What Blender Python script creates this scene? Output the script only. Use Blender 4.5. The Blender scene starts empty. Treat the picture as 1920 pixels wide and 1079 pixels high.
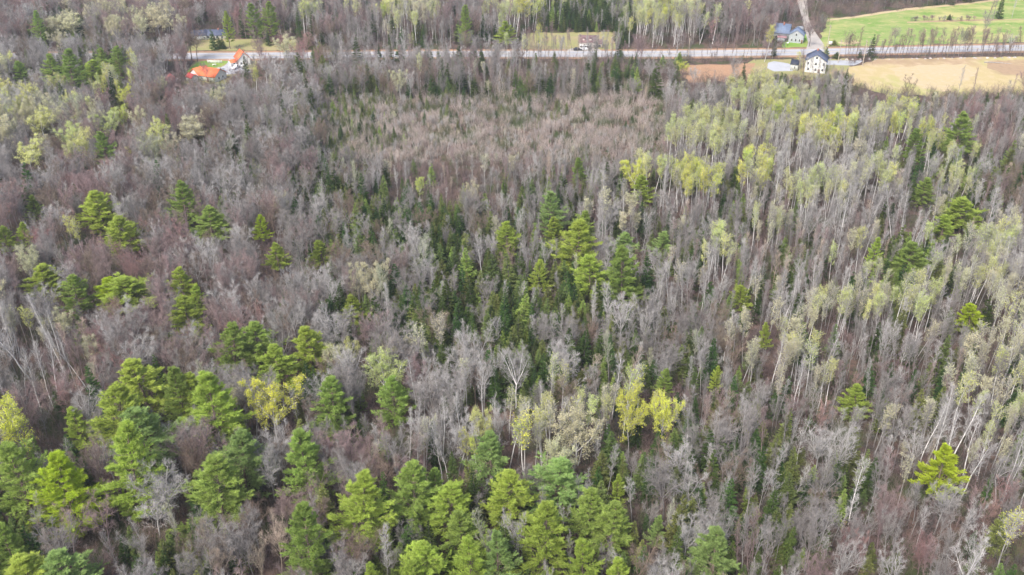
import bpy, math, random
import numpy as np
from mathutils import Vector
R = math.radians
C = bpy.context.scene.collection
random.seed(7)
RNG = np.random.default_rng(11)

# ------------------------------------------------------------------ camera, sky, sun, exposure
CAM_H, PITCH, F = 121.0, R(30.0), 1800.0          # drone height, tilt below the horizon, focal length (1920 px wide)
cam = bpy.data.cameras.new('camera'); cam_o = bpy.data.objects.new('camera', cam); C.objects.link(cam_o)
cam.sensor_width = 36.0; cam.lens = 33.75; cam.clip_start = 0.5; cam.clip_end = 6000
cam_o.location = (0, 0, CAM_H); cam_o.rotation_euler = (math.pi / 2 - PITCH, 0, 0)
bpy.context.scene.camera = cam_o
world = bpy.data.worlds.new('World'); bpy.context.scene.world = world; world.use_nodes = True
wn = world.node_tree; bg = wn.nodes['Background']
sky = wn.nodes.new('ShaderNodeTexSky'); sky.sky_type = 'NISHITA'; sky.sun_disc = False
SUN_EL, SUN_ROT = R(50), R(-145)
sky.sun_elevation = SUN_EL; sky.sun_rotation = SUN_ROT
sky.dust_density = 4.0; sky.air_density = 1.0; sky.ozone_density = 0.6
wn.links.new(sky.outputs[0], bg.inputs[0]); bg.inputs[1].default_value = 0.135
sun = bpy.data.lights.new('sun', 'SUN'); sun.energy = 2.0; sun.angle = R(16); sun.color = (1.0, 0.975, 0.94)
sun_o = bpy.data.objects.new('sun', sun); C.objects.link(sun_o)
sd = Vector((math.sin(SUN_ROT) * math.cos(SUN_EL), math.cos(SUN_ROT) * math.cos(SUN_EL), math.sin(SUN_EL)))
sun_o.rotation_euler = (-sd).to_track_quat('-Z', 'Y').to_euler(); sun_o.location = (0, 0, 200)
vs = bpy.context.scene.view_settings
vs.view_transform = 'Standard'; vs.look = 'None'; vs.gamma = 1.0; vs.use_curve_mapping = False; vs.exposure = 1.08
bpy.context.scene.cycles.max_bounces = 5
bpy.context.scene.cycles.diffuse_bounces = 3
bpy.context.scene.cycles.transmission_bounces = 2
bpy.context.scene.cycles.transparent_max_bounces = 4

HAZE = 0.00016
CP, SP = math.cos(PITCH), math.sin(PITCH)
def G(x, y, h=0.0):
    """point at height h that the camera sees at photo pixel x, y"""
    u = (x - 960) / F; v = (539.5 - y) / F
    d = (u, CP + v * SP, -SP + v * CP)
    t = (h - CAM_H) / d[2]
    return (d[0] * t, d[1] * t, h)
def proj(x, y, z):
    z = z - CAM_H
    depth = y * CP - z * SP
    return 960 + F * x / depth, 539.5 - F * (y * SP + z * CP) / depth, depth

# ------------------------------------------------------------------ tags
def tag(o, label=None, cat=None, group=None, kind=None):
    if label: o['label'] = label
    if cat: o['category'] = cat
    if group: o['group'] = group
    if kind: o['kind'] = kind
    return o
def empty(name, loc, rz=0.0, **k):
    o = bpy.data.objects.new(name, None); o.empty_display_size = 0.5; C.objects.link(o)
    o.location = loc; o.rotation_euler = (0, 0, rz); return tag(o, **k)

# ------------------------------------------------------------------ materials
def principled(name, col, rough=0.85, var=0.0, hue=0.0, nscale=0.0, namp=0.0, transl=0.0, spec=0.2):
    m = bpy.data.materials.new(name); m.use_nodes = True; t = m.node_tree; n = t.nodes; L = t.links
    b = n['Principled BSDF']; b.inputs['Roughness'].default_value = rough
    b.inputs['Specular IOR Level'].default_value = spec
    out = n['Material Output']
    cn = n.new('ShaderNodeRGB'); cn.outputs[0].default_value = (*col, 1); cur = cn.outputs[0]
    if var or hue:
        oi = n.new('ShaderNodeObjectInfo'); hs = n.new('ShaderNodeHueSaturation')
        mr = n.new('ShaderNodeMapRange'); mr.inputs[3].default_value = 1 - var; mr.inputs[4].default_value = 1 + var
        L.new(oi.outputs['Random'], mr.inputs[0]); L.new(mr.outputs[0], hs.inputs['Value'])
        ml = n.new('ShaderNodeMath'); ml.operation = 'MULTIPLY'; ml.inputs[1].default_value = 7.31
        fr = n.new('ShaderNodeMath'); fr.operation = 'FRACT'
        L.new(oi.outputs['Random'], ml.inputs[0]); L.new(ml.outputs[0], fr.inputs[0])
        mh = n.new('ShaderNodeMapRange'); mh.inputs[3].default_value = .5 - hue; mh.inputs[4].default_value = .5 + hue
        L.new(fr.outputs[0], mh.inputs[0]); L.new(mh.outputs[0], hs.inputs['Hue'])
        L.new(cur, hs.inputs['Color']); cur = hs.outputs[0]
    if namp:
        tc = n.new('ShaderNodeTexCoord'); no = n.new('ShaderNodeTexNoise'); no.inputs['Scale'].default_value = nscale
        no.inputs['Detail'].default_value = 3
        L.new(tc.outputs['Object'], no.inputs['Vector'])
        mr = n.new('ShaderNodeMapRange'); mr.inputs[1].default_value = .3; mr.inputs[2].default_value = .7
        mr.inputs[3].default_value = 1 - namp; mr.inputs[4].default_value = 1 + namp
        L.new(no.outputs[0], mr.inputs[0])
        hs = n.new('ShaderNodeHueSaturation'); L.new(mr.outputs[0], hs.inputs['Value']); L.new(cur, hs.inputs['Color']); cur = hs.outputs[0]
    L.new(cur, b.inputs['Base Color'])
    if transl:
        tr = n.new('ShaderNodeBsdfTranslucent'); L.new(cur, tr.inputs[0])
        mx = n.new('ShaderNodeMixShader'); mx.inputs[0].default_value = transl
        L.new(b.outputs[0], mx.inputs[1]); L.new(tr.outputs[0], mx.inputs[2]); L.new(mx.outputs[0], out.inputs[0])
    return m
M = {}
def bark(k, c, **kw): M[k] = principled(k, c, .9, var=.2, hue=.015, nscale=1.2, namp=.2, **kw)
bark('bark_grey', (.25, .232, .22)); bark('bark_mauve', (.255, .19, .182)); bark('bark_brown', (.20, .155, .12)); bark('bark_rose', (.29, .18, .168))
bark('bark_white', (.74, .72, .70)); bark('bark_tan', (.40, .33, .265)); bark('bark_ash', (.37, .355, .34))
bark('bark_dark', (.14, .125, .12)); bark('bark_green', (.34, .35, .25)); bark('brush_mauve', (.20, .145, .135)); bark('brush_pale', (.42, .36, .32)); bark('brush_brown', (.15, .12, .10)); bark('brush_green', (.11, .13, .06))
def leaf(k, c, v=.15, h=.02, tr=.35): M[k] = principled(k, c, .6, var=v, hue=h, nscale=.7, namp=.22, transl=tr)
leaf('leaf_pale', (.58, .62, .22)); leaf('leaf_yellow', (.66, .68, .09), h=.008); leaf('leaf_cream', (.56, .54, .33)); leaf('leaf_lime', (.58, .64, .10))
leaf('needle_mid', (.31, .42, .10), h=.008, tr=.42); leaf('needle_yellow', (.40, .50, .095), h=.008, tr=.42); leaf('needle_blue', (.31, .43, .14), h=.008, tr=.42)
leaf('needle_gold', (.45, .56, .045), h=.008, tr=.42); leaf('needle_dark', (.075, .13, .03), .35, .03); leaf('needle_olive', (.19, .24, .07), .3, .03)

# ------------------------------------------------------------------ mesh builder (numpy)
def unit(v): return v / np.maximum(np.linalg.norm(v, axis=-1, keepdims=True), 1e-9)
class MB:
    def __init__(s): s.v = []; s.f3 = []; s.f4 = []; s.m3 = []; s.m4 = []; s.n = 0
    def add(s, v, f, mi=0):
        v = np.asarray(v, float).reshape(-1, 3); f = np.asarray(f, int) + s.n
        s.v.append(v); s.n += len(v)
        if f.shape[1] == 3: s.f3.append(f); s.m3.append(np.full(len(f), mi))
        else: s.f4.append(f); s.m4.append(np.full(len(f), mi))
    def segs(s, P0, P1, R0, R1, k=3, mi=0):
        P0 = np.asarray(P0); P1 = np.asarray(P1); N = len(P0)
        if not N: return
        d = unit(P1 - P0); ref = np.where(np.abs(d[:, 2:3]) > .9, [[1., 0, 0]], [[0, 0, 1.]])
        a = unit(np.cross(d, ref)); b = np.cross(d, a)
        an = np.arange(k) * 2 * math.pi / k
        off = np.cos(an)[None, :, None] * a[:, None] + np.sin(an)[None, :, None] * b[:, None]
        v = np.concatenate([P0[:, None] + off * np.reshape(R0, (-1, 1, 1)), P1[:, None] + off * np.reshape(R1, (-1, 1, 1))], 1)
        j = np.arange(k); q = np.stack([j, (j + 1) % k, (j + 1) % k + k, j + k], 1)
        s.add(v, (np.arange(N)[:, None, None] * 2 * k + q[None]).reshape(-1, 4), mi)
    def blades(s, P, D, L, W, rng, mi=0):
        """thin triangles from P along D"""
        N = len(P); D = unit(D); side = unit(np.cross(D, rng.normal(size=(N, 3))))
        L = np.reshape(L, (-1, 1)); W = np.reshape(W, (-1, 1))
        v = np.stack([P - side * W * .5, P + side * W * .5, P + D * L], 1)
        s.add(v, np.arange(N * 3).reshape(-1, 3), mi)
    def leaves(s, P, S, rng, mi=0):
        N = len(P); a = unit(rng.normal(size=(N, 3))); b = unit(np.cross(a, rng.normal(size=(N, 3))))
        S = np.reshape(S, (-1, 1))
        v = np.stack([P - a * S * .5, P + b * S * .45, P + a * S * .5, P - b * S * .45], 1)
        s.add(v, np.arange(N * 4).reshape(-1, 4), mi)
    def box(s, x0, x1, y0, y1, z0, z1, mi=0):
        v = [(x, y, z) for z in (z0, z1) for x, y in ((x0, y0), (x1, y0), (x1, y1), (x0, y1))]
        s.add(v, [(0, 3, 2, 1), (4, 5, 6, 7), (0, 1, 5, 4), (1, 2, 6, 5), (2, 3, 7, 6), (3, 0, 4, 7)], mi)
    def mesh(s, name, mats):
        V = np.concatenate(s.v); me = bpy.data.meshes.new(name)
        me.vertices.add(len(V)); me.vertices.foreach_set('co', V.astype(np.float32).ravel())
        f3 = np.concatenate(s.f3) if s.f3 else np.zeros((0, 3), int); f4 = np.concatenate(s.f4) if s.f4 else np.zeros((0, 4), int)
        loops = np.concatenate([f3.ravel(), f4.ravel()])
        st = np.concatenate([np.arange(len(f3)) * 3, len(f3) * 3 + np.arange(len(f4)) * 4])
        me.loops.add(len(loops)); me.loops.foreach_set('vertex_index', loops.astype(np.int32))
        me.polygons.add(len(st)); me.polygons.foreach_set('loop_start', st.astype(np.int32))
        mi = np.concatenate(([np.concatenate(s.m3)] if s.f3 else []) + ([np.concatenate(s.m4)] if s.f4 else []))
        me.polygons.foreach_set('material_index', mi.astype(np.int32))
        for m in mats: me.materials.append(m)
        me.update(calc_edges=True); me.validate()
        return me
    def join(s, o, mi):
        V = np.concatenate(o.v); base = s.n; s.v.append(V); s.n += len(V)
        for f in o.f3: s.f3.append(f + base); s.m3.append(np.full(len(f), mi))
        for f in o.f4: s.f4.append(f + base); s.m4.append(np.full(len(f), mi))
    def obj(s, name, mat, parent=None):
        o = bpy.data.objects.new(name, s.mesh(name, [mat] if not isinstance(mat, list) else mat)); C.objects.link(o)
        if parent: o.parent = parent
        return o

# ------------------------------------------------------------------ growth
def paths(o, d, L, nseg, wob, trop, rng):
    P = [o]; d = unit(d); L = np.reshape(L, (-1, 1))
    for i in range(nseg):
        P.append(P[-1] + d * L / nseg)
        d = unit(d + rng.normal(size=d.shape) * wob + np.array([0, 0, trop]))
    return np.stack(P, 1)
def emit(mb, P, r, tip, k, p=.8, mi=0):
    n = P.shape[1] - 1; t = np.linspace(0, 1, n + 1)
    rr = np.reshape(r, (-1, 1)) * (tip + (1 - tip) * (1 - t) ** p)[None]
    rr = np.broadcast_to(rr, (P.shape[0], n + 1))
    mb.segs(P[:, :-1].reshape(-1, 3), P[:, 1:].reshape(-1, 3), rr[:, :-1].ravel(), rr[:, 1:].ravel(), k, mi)
def kids(P, n, t0, t1, a0, a1, rng, up=0.0):
    N, K = P.shape[0], P.shape[1] - 1
    t = (t0 + (t1 - t0) * (np.arange(n)[None] + rng.random((N, n))) / n)
    f = t * K; i = np.minimum(f.astype(int), K - 1); fr = (f - i)[..., None]
    rows = np.arange(N)[:, None]
    o = P[rows, i] * (1 - fr) + P[rows, i + 1] * fr
    d = unit(P[rows, i + 1] - P[rows, i])
    ref = np.where(np.abs(d[..., 2:3]) > .95, np.array([1., 0, 0]), np.array([0, 0, 1.]))
    a = unit(np.cross(d, ref)); b = np.cross(d, a)
    az = (rng.random((N, 1)) * 6.28 + np.arange(n)[None] * 2.4 + rng.normal(size=(N, n)) * .4)[..., None]
    an = (a0 + (a1 - a0) * rng.random((N, n)))[..., None]
    nd = d * np.cos(an) + (a * np.cos(az) + b * np.sin(az)) * np.sin(an) + np.array([0, 0, up])
    return o.reshape(-1, 3), unit(nd).reshape(-1, 3), t.ravel()

def tree_broad(seed, H=15.0, W=8.0, leaf_n=0, leaf_s=.16, nl=4, tw=5):
    """forked, round-crowned leafless or budding tree -> trunk, branches, foliage builders"""
    rng = np.random.default_rng(seed); tr, br, fo = MB(), MB(), MB()
    P = paths(np.zeros((1, 3)), np.array([[rng.normal() * .05, rng.normal() * .05, 1.]]), [H * .42], 5, .05, .05, rng)
    emit(tr, P, [.17 * H / 15], .7, 6)
    o = np.repeat(P[:, -1], nl, 0); az = np.arange(nl) * 6.28 / nl + rng.random(nl)
    sp = .42 + .25 * rng.random(nl); sp[0] = .08
    d = np.stack([np.cos(az) * np.sin(sp), np.sin(az) * np.sin(sp), np.cos(sp)], 1)
    P1 = paths(o, d, H * (.5 + .08 * rng.random(nl)), 6, .10, .06, rng); emit(tr, P1, .095 * H / 15, .12, 5)
    o2, d2, t2 = kids(P1, 9, .05, .97, .6, 1.1, rng, .12)
    oa, da, ta = kids(P, 3, .6, .95, .9, 1.2, rng, .1)
    L2 = W * .42 * (1.05 - .72 * t2) * (.7 + .5 * rng.random(len(t2)))
    o2 = np.concatenate([o2, oa]); d2 = np.concatenate([d2, da]); L2 = np.concatenate([L2, np.full(len(ta), W * .36)])
    P2 = paths(o2, d2, L2, 4, .16, .13, rng); emit(br, P2, .042, .3, 4)
    o3, d3, t3 = kids(P2, 8, .15, 1, .5, .95, rng, .1)
    L3 = np.repeat(L2, 8) * (.58 - .3 * t3) * (.7 + .6 * rng.random(len(t3)))
    P3 = paths(o3, d3, L3, 3, .2, .12, rng); emit(br, P3, .021, .5, 3)
    PP = np.concatenate([P3[:, 1:]], 0)
    o4, d4, t4 = kids(P3, tw, .1, 1, .35, .8, rng, .15)
    L4 = .35 + .55 * rng.random(len(o4))
    br.blades(o4, d4, L4, .028, rng)
    o5, d5, _ = kids(np.stack([o4, o4 + d4 * L4[:, None]], 1), 2, .2, .8, .4, .8, rng, .1)
    br.blades(o5, d5, L4.repeat(2) * .6, .024, rng)
    if leaf_n:
        i = rng.integers(0, len(o4), leaf_n)
        p = o4[i] + d4[i] * (L4[i] * rng.random(leaf_n))[:, None] + rng.normal(size=(leaf_n, 3)) * .12
        fo.leaves(p, leaf_s * (.6 + .8 * rng.random(leaf_n)), rng)
    return tr, br, fo

def tree_slim(seed, H=15.0, W=3.4, leaf_n=0, leaf_s=.15, base=.45, up=.35, nl=20):
    """slender straight stem with short steep limbs in the upper half"""
    rng = np.random.default_rng(seed); tr, br, fo = MB(), MB(), MB()
    P = paths(np.zeros((1, 3)), np.array([[rng.normal() * .07, rng.normal() * .07, 1.]]), [H * .97], 9, .035, .03, rng)
    emit(tr, P, [.125 * H / 15], .14, 5, 1.)
    o2, d2, t2 = kids(P, nl, base, .98, .45, .85, rng, up)
    tt = (t2 - base) / (1 - base)
    L2 = W * .62 * np.sin(np.clip(.35 + tt * 2.5, 0, 3.0)) ** .8 * (.6 + .6 * rng.random(len(t2))) + .25
    P2 = paths(o2, d2, L2, 4, .12, .14, rng); emit(br, P2, .034, .3, 4)
    o3, d3, t3 = kids(P2, 6, .2, 1, .4, .8, rng, .15)
    L3 = np.repeat(L2, 6) * (.5 - .25 * t3) * (.7 + .6 * rng.random(len(t3)))
    P3 = paths(o3, d3, L3, 2, .15, .12, rng); emit(br, P3, .018, .5, 3)
    o4, d4, t4 = kids(P3, 7, .1, 1, .35, .8, rng, .15)
    L4 = .3 + .45 * rng.random(len(o4)); br.blades(o4, d4, L4, .032, rng)
    if leaf_n:
        i = rng.integers(0, len(o4), leaf_n)
        p = o4[i] + d4[i] * (L4[i] * rng.random(leaf_n))[:, None] + rng.normal(size=(leaf_n, 3)) * .1
        fo.leaves(p, leaf_s * (.6 + .8 * rng.random(leaf_n)), rng)
    return tr, br, fo

def tree_pine(seed, H=20.0, W=8.0, base=.25):
    rng = np.random.default_rng(seed); tr, br, fo = MB(), MB(), MB()
    P = paths(np.zeros((1, 3)), np.array([[rng.normal() * .03, rng.normal() * .03, 1.]]), [H * .96], 10, .02, .03, rng)
    emit(tr, P, [.26], .1, 7, 1.)
    nw = 13; O = []; D = []; Ls = []; TT = []
    lop = rng.random() * 6.28
    for w in range(nw):
        t = base + (.985 - base) * (w + .25 * rng.random()) / (nw - .6)
        tt = (t - base) / (1 - base)
        prof = min(1, .6 + tt * 2.2) * (1 - tt) ** .74
        n = 5 + int(rng.random() * 2)
        a0 = rng.random() * 6.28; kk = t * 10; i = min(int(kk), 9); c = P[0, i] * (1 - kk + i) + P[0, i + 1] * (kk - i)
        wf = .78 + .4 * rng.random()
        for j in range(n):
            a = a0 + j * 6.28 / n + rng.normal() * .22
            l = W * .6 * prof * wf * (.55 + .65 * rng.random()) * (1 + .16 * math.cos(a - lop)) + .35
            el = .0 + .95 * tt ** 1.6 + rng.normal() * .09
            O.append(c + [0, 0, rng.normal() * .12]); D.append((math.cos(a) * math.cos(el), math.sin(a) * math.cos(el), math.sin(el))); Ls.append(l); TT.append(tt)
    O = np.array(O); D = np.array(D); Ls = np.array(Ls)
    P2 = paths(O, D, Ls, 5, .05, .085, rng); emit(br, P2, .05, .3, 4)
    nk = 12
    o3, d3, t3 = kids(P2, nk, .2, 1, .4, .8, rng, .03)
    d3[:, 2] *= .3; d3 = unit(d3 + [0, 0, .22])
    L3 = np.repeat(Ls, nk) * (.36 - .22 * t3) * (.7 + .5 * rng.random(len(t3))) + .22
    P3 = paths(o3, d3, L3, 2, .08, .12, rng); emit(br, P3, .02, .5, 3)
    # brushes of needles swept outward and up along every branchlet
    nt = 7
    o4, d4, t4 = kids(P3, nt, .1, 1.0, .15, .5, rng, .22)
    nb = 8
    o5 = np.repeat(o4, nb, 0) + rng.normal(size=(len(o4) * nb, 3)) * [.05, .05, .035]
    d5 = unit(np.repeat(d4, nb, 0) + rng.normal(size=(len(o4) * nb, 3)) * [.5, .5, .36] + [0, 0, .16])
    fo.blades(o5, d5, .26 + .24 * rng.random(len(o5)), .075, rng)
    top = P[0, -1]; k = 60
    fo.blades(top - [0, 0, 1] * rng.random((k, 1)) * 1.1, unit(rng.normal(size=(k, 3)) * .6 + [0, 0, 1.]), .35 + .2 * rng.random(k), .08, rng)
    return tr, br, fo

def tree_spruce(seed, H=10.0, W=3.4, base=.05, dense=1.0, droop=-.12):
    rng = np.random.default_rng(seed); tr, br, fo = MB(), MB(), MB()
    P = paths(np.zeros((1, 3)), np.array([[0, 0, 1.]]), [H], 6, .01, .02, rng); emit(tr, P, [.11], .1, 5, 1.)
    nw = 24; O = []; D = []; Ls = []
    for w in range(nw):
        t = base + (1 - base) * (w + rng.random() * .6) / nw; tt = (t - base) / (1 - base)
        n = 8 if tt < .8 else 5
        for j in range(n):
            a = rng.random() * 6.28; l = W * .5 * (1 - tt) ** .85 * (.72 + .45 * rng.random()) + .1
            el = droop + .55 * tt ** 2 + rng.normal() * .08; kk = t * 6; i = min(int(kk), 5)
            O.append(P[0, i] * (1 - kk + i) + P[0, i + 1] * (kk - i)); D.append((math.cos(a) * math.cos(el), math.sin(a) * math.cos(el), math.sin(el))); Ls.append(l)
    O = np.array(O); D = np.array(D); Ls = np.array(Ls)
    P2 = paths(O, D, Ls, 3, .04, .06, rng); emit(br, P2, .02, .4, 3)
    nk = int(15 * dense); o3, d3, t3 = kids(P2, nk, .12, 1.02, .4, 1.0, rng, 0.)
    d3[:, 2] *= .45; L3 = np.repeat(Ls, nk) * (.3 - .12 * t3) + .16
    o3 = np.concatenate([o3, P2[:, 2]]); d3 = np.concatenate([d3, P2[:, 3] - P2[:, 2]]); L3 = np.concatenate([L3, Ls * .45])
    fo.blades(o3, d3, L3, .1 + .16 * L3, rng)
    return tr, br, fo

KINDS = {}     # kind -> list of (H, W, trunk mesh, branch mesh, foliage mesh or None, builders)
def reg(kind, H, W, bs):
    tr, br, fo = bs
    KINDS.setdefault(kind, []).append(dict(H=H, W=W, tr=tr.mesh('trunk', [M['bark_grey']]), br=br.mesh('branches', [M['bark_grey']]),
        fo=fo.mesh('foliage', [M['needle_mid']]) if fo.v else None, b=bs))
for s in range(9): reg('broad', 15, 7.5, tree_broad(100 + s, 15, 6.0 + .8 * (s % 4), nl=3 + s % 4))
for s in range(4): reg('budding', 15, 8, tree_broad(200 + s, 15, 7.5, 8500, .17, nl=4 + s % 2, tw=4))
for s in range(7): reg('slim', 15, 3.6, tree_slim(300 + s, 15, 3.0 + .5 * (s % 3), base=.35 + .06 * (s % 3)))
for s in range(5): reg('poplar', 15, 4.2, tree_slim(400 + s, 15, 4.0 + .4 * (s % 3), (1500, 900, 1900, 1200, 600)[s], .155, base=.52 + .04 * (s % 3), nl=20))
for s in range(7): reg('pine', 20, 8, tree_pine(500 + s, 20, 7.6 + .6 * (s % 3), base=.16 + .05 * (s % 3)))
for s in range(5): reg('spruce', 10, 3.6, tree_spruce(600 + s, 10, 3.0 + .6 * (s % 3)))
for s in range(3): reg('cedar', 9, 4.2, tree_spruce(700 + s, 9, 4.0, dense=.8, droop=.25))

# ------------------------------------------------------------------ colour looks: (bark, branches, foliage, word)
LOOK = {
 'grey': ('bark_grey', 'bark_grey', None, 'grey'), 'mauve': ('bark_mauve', 'bark_mauve', None, 'mauve-brown'),
 'rose': ('bark_mauve', 'bark_rose', None, 'reddish'), 'brown': ('bark_brown', 'bark_brown', None, 'dull brown'), 'ash': ('bark_ash', 'bark_ash', None, 'pale ash-grey'),
 'white': ('bark_white', 'bark_ash', None, 'white-stemmed'), 'tan': ('bark_tan', 'bark_tan', None, 'tan'),
 'dim': ('bark_dark', 'bark_mauve', None, 'dark-stemmed'),  'greenish': ('bark_grey', 'bark_green', None, 'green-grey'),
 'pale': ('bark_white', 'bark_ash', 'leaf_pale', 'pale green'), 'yellow': ('bark_ash', 'bark_ash', 'leaf_yellow', 'bright yellow'),
 'cream': ('bark_ash', 'bark_ash', 'leaf_cream', 'cream-budded'), 'lime': ('bark_white', 'bark_ash', 'leaf_lime', 'lime green'),
 'mid': ('bark_brown', 'bark_brown', 'needle_mid', 'mid green'), 'yel': ('bark_brown', 'bark_brown', 'needle_yellow', 'yellow-green'),
 'blue': ('bark_brown', 'bark_brown', 'needle_blue', 'blue-green'), 'gold': ('bark_brown', 'bark_brown', 'needle_gold', 'golden green'),
 'dark': ('bark_dark', 'bark_dark', 'needle_dark', 'dark green'), 'olive': ('bark_dark', 'bark_dark', 'needle_olive', 'olive green'),
}
NAMES = {'broad': ('bare_tree', 'bare tree', 'leafless round-crowned trees of the woods'),
 'budding': ('budding_tree', 'budding tree', 'round-crowned trees just coming into leaf'),
 'slim': ('slender_tree', 'slender tree', 'slender leafless trees of the woods'),
 'poplar': ('poplar_tree', 'poplar', 'slender poplars in pale new leaf'),
 'pine': ('pine_tree', 'pine', 'pines standing above the leafless woods'),
 'spruce': ('spruce_tree', 'spruce', 'dark pointed spruces among the bare trees'),
 'cedar': ('cedar_tree', 'evergreen', 'low bushy evergreens among the bare trees')}

# each tree: kind, variant, x, y, height, width, rotation, look, lean
TREES = []
def put(kind, x, y, h, w, look, lean=None, hand=False, var=None):
    TREES.append(dict(kind=kind, var=random.randrange(len(KINDS[kind])) if var is None else var, x=x, y=y, h=h, w=w,
        rz=random.random() * 6.28, look=look, lean=lean or ((random.gauss(0, .13), random.gauss(0, .05)) if random.random() < .1 else (random.gauss(0, .035), random.gauss(0, .035))), hand=hand))

# ---- hand placed pines: top x, top y, crown foot y, crown width (photo pixels), look
PC = 'mid yel blue gold'.split()
PINES = [(22,830,960,88,0),(108,857,990,105,3),(140,762,830,45,1),(200,722,850,95,1),(258,668,770,88,1),(262,765,890,100,2),(222,797,955,98,1),
(330,685,800,62,0),(385,690,840,120,1),(345,700,800,70,1),(425,607,705,70,0),(473,600,690,76,0),(520,648,735,78,1),(577,606,700,70,1),(618,712,815,75,0),
(736,700,795,60,0),(440,806,925,88,2),(393,862,995,115,0),(570,798,930,88,0),(567,952,1100,92,0),(662,890,1030,105,1),(772,875,1000,98,0),(815,882,960,50,0),
(838,910,1010,95,1),(870,965,1060,75,0),(918,815,905,76,2),(952,877,990,92,1),(1045,853,960,96,2),(1103,920,1020,78,0),(1150,948,1050,88,0),(1022,948,1080,95,1),
(885,1003,1110,76,1),(935,1003,1110,62,2),(785,1012,1120,90,1),(770,1058,1150,65,1),(690,1060,1150,50,1),(1098,1013,1110,58,1),(1160,1040,1130,62,1),
(1232,965,1015,30,2),(1163,890,922,28,1),(1347,998,1110,92,2),(1778,842,930,62,3),(1612,725,775,52,1),(40,1032,1140,120,1),(118,1024,1130,95,2),(4,985,1080,60,0),
(178,352,425,62,1),(160,372,425,40,1),(217,403,470,65,1),(60,366,400,28,0),(335,343,420,52,0),(385,392,455,62,0),(68,497,555,64,1),(128,515,585,52,0),(195,517,575,56,3),
(235,514,580,78,1),(333,498,565,45,1),(347,555,630,66,1),(364,532,575,30,1),(38,417,455,26,1),(2,425,465,30,1),(602,450,500,42,1),(515,458,500,36,1),(485,403,450,26,3),
(660,550,592,42,1),(190,245,305,36,0),(952,412,480,46,1),(1038,358,440,52,2),(1043,405,458,38,1),(1095,392,450,38,0),(1082,408,510,76,1),(1010,487,550,33,1),
(1112,477,560,62,1),(1174,432,485,46,2),(1174,460,572,68,0),(1240,432,482,38,2),(1085,293,342,28,0),(1207,326,378,44,1),(65,20,66,22,0),(120,92,157,62,0),
(92,102,150,35,0),(185,88,132,25,0),(215,85,135,34,0),(165,112,152,40,1),(32,112,150,28,0),(500,2,58,30,0),(473,4,58,32,0),(421,20,70,18,1),(870,8,70,28,0),(945,38,75,34,1),
(1815,370,428,56,1),(1775,405,442,42,1),(1645,442,502,26,1),(1712,450,515,60,0),(1740,335,382,40,0),(1392,532,574,36,1),(1830,570,618,46,3),
(1805,212,285,48,0),(1722,238,292,36,0),(1345,685,730,22,1),(1250,693,740,32,0),(1440,605,642,22,1)]
def solve(xt, yt, h, it=0):
    return G(xt, yt, h)
for (xc, yt, yb, w, c) in PINES:
    h = 19.0
    for _ in range(5):
        X, Y, _z = G(xc, yt, h); dep = math.atan2(CAM_H - h, math.hypot(X, Y)); D = math.hypot(CAM_H - h * .8, math.hypot(X, Y))
        wm = w * D / F * .98; L = ((yb - yt) - .35 * w * math.sin(dep)) * D / (F * math.cos(dep))
        h = min(24, max(9, L / .74))
    put('pine', X, Y, h, min(12.5, max(3.0, wm * 1.2)), PC[c], (0, 0), True)

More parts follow.
